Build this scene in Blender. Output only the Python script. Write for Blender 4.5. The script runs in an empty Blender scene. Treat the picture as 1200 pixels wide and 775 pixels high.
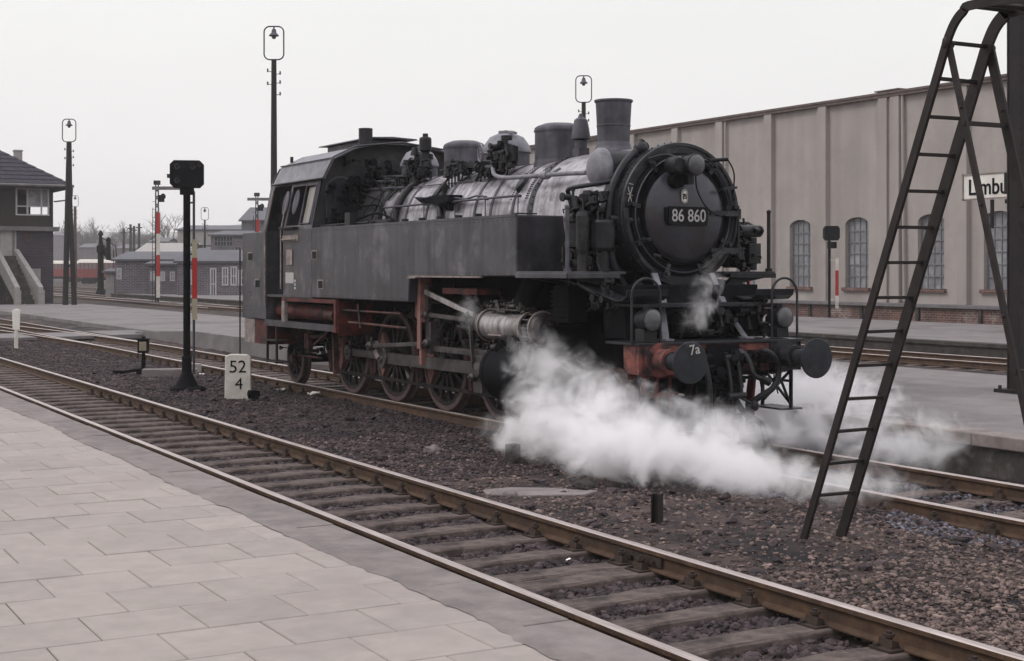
import bpy, math, random
import numpy as np
from mathutils import Vector, Matrix
random.seed(7); np.random.seed(7)
R = math.radians; PI = math.pi
S = bpy.context.scene; COL = S.collection

# ---------------------------------------------------------------- camera, sky, sun, exposure
TH = R(29.21); CS, SN = math.cos(TH), math.sin(TH)
F_PX, Y0, EYE = 1700.0, 316.3, 2.025          # focal length and horizon row in the photograph, eye height above the rail tops
cam_d = bpy.data.cameras.new('camera'); cam = bpy.data.objects.new('camera', cam_d); COL.objects.link(cam)
cam.location = (0, 0, EYE); cam.rotation_euler = (R(90), 0, -TH)
cam_d.sensor_width = 36; cam_d.lens = F_PX / 1200 * 36; cam_d.shift_y = -(387.5 - Y0) / 1200
cam_d.clip_start = .1; cam_d.clip_end = 9000
S.camera = cam
w = bpy.data.worlds.new('World'); S.world = w; w.use_nodes = True
nt = w.node_tree; nt.nodes.clear()
SUN_EL, SUN_AZ = R(48), R(-62)                 # azimuth from +Y, clockwise: behind the left shoulder of the engine
sky = nt.nodes.new('ShaderNodeTexSky'); sky.sky_type = 'NISHITA'; sky.sun_disc = False
sky.sun_elevation = SUN_EL; sky.sun_rotation = SUN_AZ; sky.dust_density = 6; sky.air_density = 1.5
mixn = nt.nodes.new('ShaderNodeMix'); mixn.data_type = 'RGBA'; mixn.inputs[0].default_value = .95   # thick overcast veil
# overcast sky: brighter overhead than at the horizon
geo = nt.nodes.new('ShaderNodeTexCoord'); sep = nt.nodes.new('ShaderNodeSeparateXYZ'); rmp = nt.nodes.new('ShaderNodeValToRGB')
nt.links.new(geo.outputs['Generated'], sep.inputs[0]); nt.links.new(sep.outputs[2], rmp.inputs[0])
els = rmp.color_ramp.elements
els[0].position = 0; els[0].color = (.925, .905, .905, 1); els[1].position = 1; els[1].color = (1.62, 1.58, 1.68, 1)
e2 = els.new(.18); e2.color = (.96, .955, .945, 1)
scl = nt.nodes.new('ShaderNodeVectorMath'); scl.operation = 'SCALE'; scl.inputs['Scale'].default_value = 10.0
cln = nt.nodes.new('ShaderNodeTexNoise'); cln.inputs['Scale'].default_value = 2.2; cln.inputs['Detail'].default_value = 4      # faint tonal change in the cloud layer
cmp_ = nt.nodes.new('ShaderNodeMapping'); cmp_.inputs['Scale'].default_value = (1, 1, 3.5); nt.links.new(geo.outputs['Generated'], cmp_.inputs[0]); nt.links.new(cmp_.outputs[0], cln.inputs['Vector'])
cmr = nt.nodes.new('ShaderNodeMapRange'); cmr.inputs[1].default_value = .3; cmr.inputs[2].default_value = .7; cmr.inputs[3].default_value = 9.9; cmr.inputs[4].default_value = 10.6
nt.links.new(cln.outputs[0], cmr.inputs[0]); nt.links.new(cmr.outputs[0], scl.inputs['Scale'])
nt.links.new(rmp.outputs[0], scl.inputs[0]); nt.links.new(scl.outputs[0], mixn.inputs[7])
bgn = nt.nodes.new('ShaderNodeBackground'); bgn.inputs[1].default_value = .1
on = nt.nodes.new('ShaderNodeOutputWorld')
nt.links.new(sky.outputs[0], mixn.inputs[6]); nt.links.new(mixn.outputs[2], bgn.inputs[0]); nt.links.new(bgn.outputs[0], on.inputs[0])
sd = bpy.data.lights.new('sun', 'SUN'); sd.energy = 1.0; sd.angle = R(14); sd.color = (1, .96, .92)
so = bpy.data.objects.new('sun', sd); COL.objects.link(so)
dvec = Vector((math.sin(SUN_AZ)*math.cos(SUN_EL), math.cos(SUN_AZ)*math.cos(SUN_EL), math.sin(SUN_EL)))
so.rotation_euler = dvec.to_track_quat('Z', 'Y').to_euler(); so.location = (0, 0, 60)
S.view_settings.view_transform = 'Standard'; S.view_settings.look = 'None'
S.view_settings.exposure = 0; S.view_settings.gamma = 1; S.view_settings.use_curve_mapping = False
cy = S.cycles
cy.volume_bounces = 7; cy.max_bounces = 10; cy.volume_step_rate = 1.5; cy.volume_max_steps = 160
cy.use_denoising = True; cy.denoising_prefilter = 'ACCURATE'

def P(px, z, H=0.0):                            # photograph column + depth -> world point
    x = (px - 600) * z / F_PX
    return Vector((z*SN + x*CS, z*CS - x*SN, H))
def PH(py, z): return EYE - (py - Y0) * z / F_PX

# ---------------------------------------------------------------- helpers
def tag(o, label=None, cat=None, group=None, kind=None):
    if label: o['label'] = label
    if cat: o['category'] = cat
    if group: o['group'] = group
    if kind: o['kind'] = kind
    return o
def empty(name, loc=(0, 0, 0), rz=0.0, parent=None):
    o = bpy.data.objects.new(name, None); COL.objects.link(o)
    o.location = loc; o.rotation_euler = (0, 0, rz); o.parent = parent
    o.empty_display_size = .3
    return o
def copy_tree(o, parent=None, top=True):
    c = o.copy(); COL.objects.link(c); c.parent = parent
    for ch in o.children: copy_tree(ch, c)
    return c

class MB:
    def __init__(s): s.v = []; s.f = []; s.sm = []; s.mi = []; s.cur = 0; s.M = None; s.gr = [0]
    def add(s, vs, fs, smooth=False, mi=None):
        b = len(s.v)
        if s.M is not None: vs = [s.M @ Vector(v) for v in vs]
        s.v += [tuple(v) for v in vs]; s.f += [[b+i for i in f] for f in fs]
        s.sm += [smooth]*len(fs); s.mi += [s.cur if mi is None else mi]*len(fs); return s
    def nx(s): s.gr.append(len(s.f)); return s      # the next faces belong to a separate piece
    def box(s, x0, x1, y0, y1, z0, z1, **k):
        v = [(x, y, z) for x in (x0, x1) for y in (y0, y1) for z in (z0, z1)]
        return s.add(v, [(0,1,3,2),(4,6,7,5),(0,4,5,1),(2,3,7,6),(0,2,6,4),(1,5,7,3)], **k)
    def cb(s, c, d, rot=None, **k):            # centred box, optional 3x3/4x4 rotation
        hx, hy, hz = d[0]/2, d[1]/2, d[2]/2
        v = [Vector((x, y, z)) for x in (-hx, hx) for y in (-hy, hy) for z in (-hz, hz)]
        if rot is not None: v = [rot @ p for p in v]
        v = [p + Vector(c) for p in v]
        return s.add(v, [(0,1,3,2),(4,6,7,5),(0,4,5,1),(2,3,7,6),(0,2,6,4),(1,5,7,3)], **k)
    def bar(s, p0, p1, wd, ht, up=(0, 0, 1), **k):   # rectangular bar from p0 to p1
        p0, p1 = Vector(p0), Vector(p1); d = (p1-p0).normalized(); up = Vector(up)
        if abs(d.dot(up)) > .98: up = Vector((1, 0, 0))
        a = d.cross(up).normalized(); b = a.cross(d).normalized()
        v = []
        for p in (p0, p1):
            for i, j in ((-1,-1),(1,-1),(1,1),(-1,1)): v.append(p + a*wd/2*i + b*ht/2*j)
        return s.add(v, [(0,1,2,3),(7,6,5,4),(0,4,5,1),(1,5,6,2),(2,6,7,3),(3,7,4,0)], **k)
    def tube(s, pts, r, n=10, caps=True, **k):
        pts = [Vector(p) for p in pts]; m = len(pts)
        rs = r if isinstance(r, (list, tuple)) else [r]*m
        tang = []
        for i in range(m):
            a = pts[max(i-1, 0)]; b = pts[min(i+1, m-1)]; t = (b-a)
            tang.append(t.normalized() if t.length > 1e-9 else Vector((0,0,1)))
        ref = Vector((0,0,1)) if abs(tang[0].z) < .9 else Vector((1,0,0))
        u = tang[0].cross(ref).normalized(); vs = []
        for i in range(m):
            u = (u - tang[i]*u.dot(tang[i])).normalized(); q = tang[i].cross(u)
            for j in range(n):
                a = 2*PI*j/n; vs.append(pts[i] + (u*math.cos(a) + q*math.sin(a))*rs[i])
        fs = [(i*n+j, i*n+(j+1)%n, (i+1)*n+(j+1)%n, (i+1)*n+j) for i in range(m-1) for j in range(n)]
        s.add(vs, fs, smooth=k.get('smooth', True))
        if caps: s.add(vs[:n], [tuple(range(n))[::-1]]); s.add(vs[-n:], [tuple(range(n))])
        return s
    def cyl(s, p0, p1, r0, r1=None, n=20, **k): return s.tube([p0, p1], [r0, r0 if r1 is None else r1], n=n)
    def lathe(s, prof, o=(0, 0, 0), ax=(0, 0, 1), n=32, closed=False, sharp=True, a0=0, a1=2*PI):
        # profile of (radius, height along ax); every profile segment is its own band when sharp
        o = Vector(o); ax = Vector(ax).normalized()
        ref = Vector((1,0,0)) if abs(ax.x) < .9 else Vector((0,1,0))
        u = ax.cross(ref).normalized(); q = ax.cross(u)
        full = abs(a1-a0-2*PI) < 1e-6; cnt = n if full else n+1
        def ring(r, h): return [o + ax*h + (u*math.cos(a0+(a1-a0)*j/n) + q*math.sin(a0+(a1-a0)*j/n))*r for j in range(cnt)]
        segs = list(zip(prof, prof[1:] + ([prof[0]] if closed else [])))[: len(prof) if closed else len(prof)-1]
        if sharp:
            for (ra, ha), (rb, hb) in segs:
                if abs(ra-rb)+abs(ha-hb) < 1e-7: continue
                vs = ring(ra, ha) + ring(rb, hb)
                s.add(vs, [(j, (j+1) % cnt, cnt+(j+1) % cnt, cnt+j) for j in range(n)], smooth=True)
        else:
            vs = []
            for r_, h_ in prof: vs += ring(max(r_, 1e-4), h_)
            m = len(prof)
            s.add(vs, [(i*cnt+j, i*cnt+(j+1) % cnt, (i+1)*cnt+(j+1) % cnt, (i+1)*cnt+j) for i in range(m-1) for j in range(n)], smooth=True)
        return s
    def prism(s, poly, axis, d0, d1, **k):     # polygon in the two other axes, extruded along axis
        def mk(a, b, d): return {'x': (d, a, b), 'y': (a, d, b), 'z': (a, b, d)}[axis]
        n = len(poly)
        v = [mk(a, b, d0) for a, b in poly] + [mk(a, b, d1) for a, b in poly]
        return s.add(v, [tuple(range(n))[::-1], tuple(range(n, 2*n))] + [(i, (i+1) % n, n+(i+1) % n, n+i) for i in range(n)], **k)
    def sheet(s, line, axis, d0, d1, th):      # thin bent plate: polyline with thickness, extruded along axis
        n = len(line); off = []
        for i in range(n):
            a = Vector(line[max(i-1, 0)]); b = Vector(line[min(i+1, n-1)]); t = (b-a).normalized()
            off.append((line[i][0]-t.y*th, line[i][1]+t.x*th))
        return s.prism(list(line) + off[::-1], axis, d0, d1)
    def ell(s, c, r, nu=20, nv=12):
        c = Vector(c); vs = []
        for i in range(nv+1):
            a = PI*i/nv
            for j in range(nu):
                b = 2*PI*j/nu
                vs.append(c + Vector((r[0]*math.sin(a)*math.cos(b), r[1]*math.sin(a)*math.sin(b), r[2]*math.cos(a))))
        return s.add(vs, [(i*nu+j, (i+1)*nu+j, (i+1)*nu+(j+1) % nu, i*nu+(j+1) % nu) for i in range(nv) for j in range(nu)], smooth=True)
    def build(s, name, mats, parent=None, loc=None, bevel=0, rz=0):
        me = bpy.data.meshes.new(name)
        me.from_pydata(s.v, [], s.f); me.validate()
        if len(me.polygons) == len(s.f):
            me.polygons.foreach_set('use_smooth', s.sm); me.polygons.foreach_set('material_index', s.mi)
        for m in (mats if isinstance(mats, (list, tuple)) else [mats]): me.materials.append(m)
        me.update()
        o = bpy.data.objects.new(name, me); COL.objects.link(o); o.parent = parent
        if loc is not None: o.location = loc
        if rz: o.rotation_euler = (0, 0, rz)
        if bevel:
            b = o.modifiers.new('bevel', 'BEVEL'); b.width = bevel; b.segments = 2; b.limit_method = 'ANGLE'; b.angle_limit = R(40)
            b.harden_normals = False
        return o

def clutter(m, c, sp, n, seed, r=(.015, .045)):    # small pipes, flanges, nuts and unions packed round a point
    rg = random.Random(seed); c = Vector(c)
    for _ in range(n):
        p = c + Vector([rg.uniform(-1, 1)*s_ for s_ in sp]); ax = rg.choice([(1, 0, 0), (0, 1, 0), (0, 0, 1), (0, .3, 1)]); d = Vector(ax).normalized(); L = rg.uniform(.04, .16); q = rg.uniform(*r)
        m.cyl(p-d*L/2, p+d*L/2, q, n=8)
        e = p+d*L/2*rg.choice([-1, 1]); m.cyl(e-d*.012, e+d*.012, q*1.6, n=rg.choice([6, 10]))
        if rg.random() < .4: k = Vector(rg.choice([(1, 0, 0), (0, 1, 0), (0, 0, -1)])); m.tube([p, p+k*rg.uniform(.05, .14), p+k*.14+Vector((0, rg.uniform(-.1, .1), rg.uniform(-.12, .02)))], q*.4, n=6)
def build_each(mb, name, mats, parent=None, bevel=0):   # one object per piece marked with nx()
    cuts = sorted(set(mb.gr))+[len(mb.f)]; out = []
    for a, b in zip(cuts[:-1], cuts[1:]):
        if a == b: continue
        used = sorted({i for f in mb.f[a:b] for i in f}); mp = {v: i for i, v in enumerate(used)}
        q = MB(); q.v = [mb.v[i] for i in used]; q.f = [[mp[i] for i in f] for f in mb.f[a:b]]; q.sm = mb.sm[a:b]; q.mi = mb.mi[a:b]
        out.append(q.build(name, mats, parent, bevel=bevel))
    return out
def arc(c, r, a0, a1, n, plane='xz', third=0.0):
    out = []
    for i in range(n+1):
        a = R(a0 + (a1-a0)*i/n); p, q = c[0]+r*math.cos(a), c[1]+r*math.sin(a)
        out.append({'xz': (p, third, q), 'yz': (third, p, q), 'xy': (p, q, third)}[plane])
    return out
def smooth_path(pts, sub=6):                    # Catmull-Rom through the points
    pts = [Vector(p) for p in pts]; out = []
    for i in range(len(pts)-1):
        p0 = pts[max(i-1, 0)]; p1 = pts[i]; p2 = pts[i+1]; p3 = pts[min(i+2, len(pts)-1)]
        for k in range(sub):
            t = k/sub
            out.append(.5*((2*p1) + (-p0+p2)*t + (2*p0-5*p1+4*p2-p3)*t*t + (-p0+3*p1-3*p2+p3)*t**3))
    out.append(pts[-1]); return out
_txt = {}
def lettering(text, size, mat, parent, loc, rot, name='lettering', sx=1.0, ext=.004, bold=0.0, align='CENTER'):
    cu = bpy.data.curves.new('t', 'FONT'); cu.body = text; cu.size = size; cu.extrude = ext; cu.offset = bold
    cu.align_x = align; cu.align_y = 'CENTER'
    t = bpy.data.objects.new('t', cu); COL.objects.link(t)
    dg = bpy.context.evaluated_depsgraph_get(); me = bpy.data.meshes.new_from_object(t.evaluated_get(dg))
    bpy.data.objects.remove(t); me.materials.clear(); me.materials.append(mat); me.name = name
    o = bpy.data.objects.new(name, me); COL.objects.link(o); o.parent = parent
    o.location = loc; o.rotation_euler = rot; o.scale = (sx, 1, 1); return o

# ---------------------------------------------------------------- materials
def mat(name, c1, c2=None, rough=.8, metal=0.0, scale=4.0, bump=.3, bdist=.01, streak=None, c3=None, s3=1.0, f3=(.55, .7), detail=8,
        brick=0, island=0.0, spec=.22, stretch=(1, 1, 1), rvar=.15):
    m = bpy.data.materials.new(name); m.use_nodes = True; t = m.node_tree; N = t.nodes; L = t.links
    b = N['Principled BSDF']; b.inputs['Metallic'].default_value = metal; b.inputs['Specular IOR Level'].default_value = spec
    tc = N.new('ShaderNodeTexCoord'); mp = N.new('ShaderNodeMapping'); mp.inputs['Scale'].default_value = stretch
    L.new(tc.outputs['Object'], mp.inputs[0])
    n1 = N.new('ShaderNodeTexNoise'); n1.inputs['Scale'].default_value = scale; n1.inputs['Detail'].default_value = detail; n1.inputs['Roughness'].default_value = .65
    L.new(mp.outputs[0], n1.inputs['Vector'])
    r1 = N.new('ShaderNodeValToRGB'); r1.color_ramp.elements[0].position = .32; r1.color_ramp.elements[1].position = .68
    c2 = c2 or tuple(x*.7 for x in c1)
    r1.color_ramp.elements[0].color = (*c2, 1); r1.color_ramp.elements[1].color = (*c1, 1)
    L.new(n1.outputs[0], r1.inputs[0]); out = r1.outputs[0]
    def mix(a, bcol, fac):
        x = N.new('ShaderNodeMix'); x.data_type = 'RGBA'; L.new(fac, x.inputs[0]); L.new(a, x.inputs[6])
        if isinstance(bcol, tuple): x.inputs[7].default_value = (*bcol, 1)
        else: L.new(bcol, x.inputs[7])
        return x.outputs[2]
    def ramp(src, p0, p1):
        x = N.new('ShaderNodeMapRange'); x.inputs[1].default_value = p0; x.inputs[2].default_value = p1; L.new(src, x.inputs[0]); return x.outputs[0]
    if c3:
        n3 = N.new('ShaderNodeTexNoise'); n3.inputs['Scale'].default_value = s3; n3.inputs['Detail'].default_value = 6; n3.inputs['Roughness'].default_value = .7
        L.new(tc.outputs['Object'], n3.inputs['Vector']); out = mix(out, c3, ramp(n3.outputs[0], *f3))
    if streak:                                  # runs of dirt down the sheet: colour, frequency, strength
        m2 = N.new('ShaderNodeMapping'); m2.inputs['Scale'].default_value = (streak[1], streak[1], streak[1]*.09)
        L.new(tc.outputs['Object'], m2.inputs[0])
        n2 = N.new('ShaderNodeTexNoise'); n2.inputs['Scale'].default_value = 1; n2.inputs['Detail'].default_value = 5
        L.new(m2.outputs[0], n2.inputs['Vector'])
        f = ramp(n2.outputs[0], .42, .72); mu = N.new('ShaderNodeMath'); mu.operation = 'MULTIPLY'; mu.inputs[1].default_value = streak[2]; L.new(f, mu.inputs[0])
        out = mix(out, streak[0], mu.outputs[0])
    if brick:                                   # courses of brick with paler joints
        sp = N.new('ShaderNodeSeparateXYZ'); L.new(tc.outputs['Object'], sp.inputs[0]); a_ = N.new('ShaderNodeMath'); a_.operation = 'ADD'; L.new(sp.outputs[0], a_.inputs[0]); L.new(sp.outputs[1], a_.inputs[1])
        cb_ = N.new('ShaderNodeCombineXYZ'); L.new(a_.outputs[0], cb_.inputs[0]); L.new(sp.outputs[2], cb_.inputs[1])
        bk = N.new('ShaderNodeTexBrick'); bk.inputs['Scale'].default_value = brick; bk.inputs['Mortar Size'].default_value = .025; bk.inputs['Color1'].default_value = (1, 1, 1, 1); bk.inputs['Color2'].default_value = (.62, .6, .62, 1); bk.inputs['Mortar'].default_value = (1.7, 1.75, 1.75, 1); bk.inputs['Brick Width'].default_value = .5; bk.inputs['Row Height'].default_value = .16
        L.new(cb_.outputs[0], bk.inputs['Vector']); mm_ = N.new('ShaderNodeMix'); mm_.data_type = 'RGBA'; mm_.blend_type = 'MULTIPLY'; mm_.inputs[0].default_value = 1; L.new(out, mm_.inputs[6]); L.new(bk.outputs[0], mm_.inputs[7]); out = mm_.outputs[2]
    if island:
        g = N.new('ShaderNodeNewGeometry'); hv = N.new('ShaderNodeHueSaturation')
        v = N.new('ShaderNodeMapRange'); v.inputs[3].default_value = 1-island; v.inputs[4].default_value = 1+island
        L.new(g.outputs['Random Per Island'], v.inputs[0]); L.new(v.outputs[0], hv.inputs['Value']); L.new(out, hv.inputs['Color']); out = hv.outputs[0]
    L.new(out, b.inputs['Base Color'])
    rr = N.new('ShaderNodeMapRange'); rr.inputs[3].default_value = max(rough-rvar, .05); rr.inputs[4].default_value = min(rough+rvar, 1)
    L.new(n1.outputs[0], rr.inputs[0]); L.new(rr.outputs[0], b.inputs['Roughness'])
    if bump:
        nb = N.new('ShaderNodeTexNoise'); nb.inputs['Scale'].default_value = scale*3.5; nb.inputs['Detail'].default_value = 8; nb.inputs['Roughness'].default_value = .7
        L.new(tc.outputs['Object'], nb.inputs['Vector'])
        bp = N.new('ShaderNodeBump'); bp.inputs['Strength'].default_value = bump; bp.inputs['Distance'].default_value = bdist
        L.new(nb.outputs[0], bp.inputs['Height']); L.new(bp.outputs[0], b.inputs['Normal'])
    return m
def glass(name, c, rough=.1):
    m = bpy.data.materials.new(name); m.use_nodes = True; b = m.node_tree.nodes['Principled BSDF']
    b.inputs['Base Color'].default_value = (*c, 1); b.inputs['Roughness'].default_value = rough; b.inputs['Specular IOR Level'].default_value = .8
    return m
M = {}
M['black']   = mat('grimy_black', (.020,.020,.023), (.007,.007,.008), rough=.45, spec=.25, scale=7, bump=.3, c3=(.055,.05,.052), s3=3.5, f3=(.54,.8))
M['sootblack'] = mat('sooty_black', (.010,.010,.012), (.004,.004,.005), rough=.75, spec=.06, scale=6, bump=.3, c3=(.03,.027,.028), s3=4, f3=(.58,.8))
M['tank']    = mat('weathered_tank', (.070,.067,.078), (.018,.0175,.021), rough=.36, spec=.5, scale=2.6, bump=.12, bdist=.004, streak=((.014,.0135,.016), 5.5, .9), c3=(.175,.165,.185), s3=1.2, f3=(.54,.74))
M['cabside'] = mat('weathered_cab_sheet', (.080,.077,.088), (.032,.031,.036), rough=.45, spec=.4, scale=3, bump=.12, bdist=.004, streak=((.026,.025,.027), 7, .75), c3=(.19,.165,.155), s3=2.2, f3=(.52,.76))
M['boiler']  = mat('dusty_boiler', (.52,.495,.525), (.25,.237,.255), rough=.32, spec=.6, metal=.35, scale=4, bump=.18, bdist=.006, streak=((.07,.064,.07), 9, .85), c3=(.10,.085,.08), s3=3.6, f3=(.54,.68))
M['fbox']    = mat('sooty_firebox_lagging', (.035,.033,.036), (.014,.014,.016), rough=.55, scale=5, bump=.3, c3=(.075,.07,.072), s3=3, f3=(.55,.75))
M['dustpink'] = mat('dusty_pink_weight', (.30,.15,.13), (.17,.085,.075), rough=.75, scale=8, bump=.2, c3=(.06,.045,.042), s3=4, f3=(.5,.72))
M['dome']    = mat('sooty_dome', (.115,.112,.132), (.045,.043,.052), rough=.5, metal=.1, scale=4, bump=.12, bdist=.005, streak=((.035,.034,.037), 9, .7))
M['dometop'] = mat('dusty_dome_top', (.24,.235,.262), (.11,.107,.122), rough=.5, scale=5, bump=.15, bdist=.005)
M['smoke']   = mat('smokebox_black', (.020,.021,.026), (.008,.008,.010), rough=.42, spec=.3, scale=5, bump=.2, bdist=.005, c3=(.075,.074,.085), s3=3.4, f3=(.54,.76))
M['door']    = mat('smokebox_door_paint', (.055,.058,.078), (.022,.023,.030), rough=.34, spec=.45, scale=4, bump=.12, bdist=.004, c3=(.022,.018,.017), s3=2.0, f3=(.45,.62))
M['red']     = mat('red_oxide', (.19,.042,.032), (.06,.018,.016), rough=.6, scale=7, bump=.3, c3=(.022,.016,.016), s3=3.2, f3=(.40,.60))
M['beamred'] = mat('beam_red', (.235,.078,.062), (.115,.04,.034), rough=.65, scale=7, bump=.3, c3=(.026,.018,.019), s3=4.2, f3=(.44,.60))
M['dullred'] = mat('dusty_red', (.15,.06,.05), (.06,.028,.026), rough=.7, scale=7, bump=.25, c3=(.02,.017,.017), s3=4, f3=(.40,.62))
M['wheel']   = mat('wheel_grime', (.030,.023,.023), (.010,.009,.010), rough=.7, scale=8, bump=.3, c3=(.085,.045,.04), s3=3, f3=(.55,.76))
M['tyre']    = mat('tyre_steel', (.15,.10,.094), (.06,.042,.041), rough=.6, metal=.3, scale=9, bump=.2)
M['steel']   = mat('oily_steel', (.14,.125,.125), (.038,.034,.034), rough=.4, metal=.6, scale=6, bump=.2, bdist=.004)
M['silver']  = mat('bright_cylinder_cover', (.62,.59,.58), (.24,.22,.215), rough=.38, metal=.6, scale=5, bump=.15, bdist=.004, streak=((.08,.07,.065), 8, .7))
M['palemetal'] = mat('worn_edge_metal', (.36,.31,.29), (.16,.13,.12), rough=.55, metal=.3, scale=8, bump=.2)
M['bufsteel'] = mat('greased_buffer_plate', (.036,.039,.046), (.014,.015,.018), rough=.55, metal=.3, scale=6, bump=.2, c3=(.10,.095,.095), s3=4, f3=(.55,.75))
M['white']   = mat('off_white_paint', (.80,.77,.72), (.62,.58,.53), rough=.6, scale=5, bump=.1)
M['dirtywhite'] = mat('dirty_white_concrete', (.68,.64,.58), (.48,.44,.39), rough=.85, scale=5, bump=.3, c3=(.25,.21,.17), s3=3, f3=(.55,.8))
M['inkblack'] = mat('black_paint', (.010,.011,.013), (.007,.007,.009), spec=.12, rough=.6, scale=6, bump=.1)
M['chalk']   = mat('chalk', (.48,.46,.45), (.30,.29,.28), rough=.9, scale=30, bump=0)
M['railweb'] = mat('rusty_rail_side', (.115,.070,.043), (.048,.029,.021), rough=.85, scale=9, bump=.4, c3=(.045,.03,.024), s3=2.5, f3=(.45,.7))
M['railtop'] = mat('worn_rail_top', (.52,.46,.44), (.30,.25,.235), rough=.42, metal=.5, scale=5, bump=.08, stretch=(8, .4, 1))
M['sleeper'] = mat('weathered_sleeper', (.175,.138,.122), (.055,.042,.038), rough=.9, scale=5, bump=.9, stretch=(.9, 16, 6), c3=(.035,.028,.028), s3=3, f3=(.48,.66))
M['chair']   = mat('rusty_fastening', (.055,.038,.03), (.025,.019,.017), rough=.85, scale=14, bump=.4)
M['ground']  = mat('cinder_ground', (.100,.070,.062), (.026,.020,.021), rough=.95, scale=3.5, bump=.9, bdist=.03, c3=(.012,.011,.013), s3=.8, f3=(.44,.60), detail=14)
M['stone']   = mat('brown_gravel', (.175,.128,.112), (.058,.043,.041), rough=.9, scale=9, bump=.5, island=.75)
M['ballast'] = mat('dark_ballast', (.078,.058,.060), (.024,.019,.022), rough=.9, scale=9, bump=.4, island=.55)
M['ash']     = mat('pale_cinders', (.16,.16,.19), (.04,.04,.052), rough=.95, scale=9, bump=.4, island=.6)
M['slab']    = mat('pavement_slab', (.32,.283,.262), (.265,.234,.216), rough=.85, scale=7, bump=.25, bdist=.004, island=.06, c3=(.23,.20,.185), s3=1.1, f3=(.5,.8))
M['joint']   = mat('slab_joint_dirt', (.13,.105,.09), (.07,.055,.048), rough=.95, scale=20, bump=.4)
M['kerb']    = mat('dark_coping', (.215,.188,.18), (.13,.113,.11), rough=.9, scale=5, bump=.5, c3=(.24,.205,.2), s3=1.4, f3=(.5,.75), island=.07)
M['asphalt'] = mat('worn_platform_asphalt', (.205,.188,.187), (.135,.124,.124), rough=.85, scale=2.0, bump=.3, c3=(.095,.084,.088), s3=.35, f3=(.48,.7))
M['coping']  = mat('pale_edge_stone', (.25,.215,.20), (.15,.128,.12), rough=.9, scale=4, bump=.4, island=.12)
M['edgewall'] = mat('sooty_platform_wall', (.075,.066,.06), (.03,.027,.026), rough=.95, scale=3, bump=.6, bdist=.02, c3=(.13,.11,.095), s3=1.5, f3=(.55,.75))
M['render']  = mat('beige_render_wall', (.375,.338,.315), (.325,.292,.275), rough=.9, scale=.8, bump=.15, c3=(.275,.246,.23), s3=.35, f3=(.48,.72), streak=((.235,.21,.20), .9, .6))
M['wallbrick'] = mat('sooty_red_brick_plinth', (.16,.095,.082), (.085,.055,.05), brick=1.8, rough=.95, scale=2, bump=.4, c3=(.27,.23,.21), s3=.7, f3=(.55,.7))
M['ledge']   = mat('grey_stone_ledge', (.19,.18,.185), (.12,.112,.116), rough=.9, scale=2, bump=.3)
M['trim']    = mat('brown_roof_trim', (.15,.115,.105), (.09,.07,.065), rough=.8, scale=3, bump=.2)
M['dustglass'] = mat('dusty_workshop_glass', (.24,.24,.255), (.155,.155,.168), rough=.35, scale=2.2, bump=.05, c3=(.29,.30,.31), s3=1.4, f3=(.52,.62))
M['muntin']  = mat('grey_glazing_bar', (.20,.195,.20), (.15,.145,.15), rough=.8, scale=6, bump=.1)
M['roofgrey'] = mat('grey_roof_felt', (.13,.13,.145), (.09,.09,.10), rough=.85, scale=.6, bump=.2)
M['tile']    = mat('slate_grey_tiles', (.050,.047,.062), (.030,.028,.038), rough=.8, scale=4, bump=.3, island=.15)
M['darkwood'] = mat('dark_timber', (.042,.033,.031), (.022,.018,.018), rough=.85, scale=4, bump=.4, stretch=(6, 6, .5))
M['bluebrick'] = mat('grey_brown_brickwork', (.055,.046,.056), (.034,.029,.037), rough=.9, scale=1.2, bump=.3, brick=1.6)
M['shedbrick'] = mat('hazed_brick_shed', (.16,.14,.155), (.11,.097,.108), rough=.9, scale=.8, bump=.2, brick=1.3)  # lightened: part of the distance haze is put into the brick colour
M['concrete'] = mat('pale_concrete', (.36,.34,.33), (.26,.245,.235), rough=.9, scale=3, bump=.3)
M['whiteframe'] = mat('white_window_frame', (.50,.49,.50), (.38,.37,.38), rough=.6, scale=6, bump=0)
M['darkglass'] = glass('dark_glass', (.03,.033,.038), .08)
M['cabglass'] = mat('cab_glass_reflection', (.30,.285,.26), (.20,.19,.175), rough=.22, scale=3, bump=0)  # pale colour stands in for light reflected in the pane
M['lens']    = mat('headlamp_glass', (.12,.12,.125), (.06,.06,.065), rough=.18, scale=8, bump=0)
M['ladder']  = mat('grimy_ladder_steel', (.034,.025,.025), (.012,.010,.010), rough=.6, scale=7, bump=.3, bdist=.004)
M['pole']    = mat('dark_painted_post', (.026,.021,.022), (.014,.012,.013), rough=.65, scale=5, bump=.3)
M['sigred']  = mat('signal_red', (.42,.035,.03), (.3,.03,.025), rough=.6, scale=5, bump=.1)
M['cream']   = mat('cream_post_paint', (.42,.38,.27), (.3,.27,.2), rough=.7, scale=5, bump=.1)
M['railcar'] = mat('railcar_red', (.26,.05,.045), (.18,.04,.038), rough=.5, scale=1, bump=0)
M['twig']    = mat('bare_twigs', (.085,.07,.065), (.05,.042,.04), rough=.9, scale=4, bump=0)
M['hill']    = mat('winter_hillside', (.10,.10,.085), (.06,.062,.055), rough=.95, scale=.02, bump=0)
M['insul']   = mat('insulator_porcelain', (.1,.09,.085), (.05,.045,.04), rough=.4, scale=5, bump=0)
M['yellow']  = mat('faded_yellow_white', (.36,.31,.22), (.2,.17,.12), rough=.7, scale=5, bump=.1)
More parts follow.
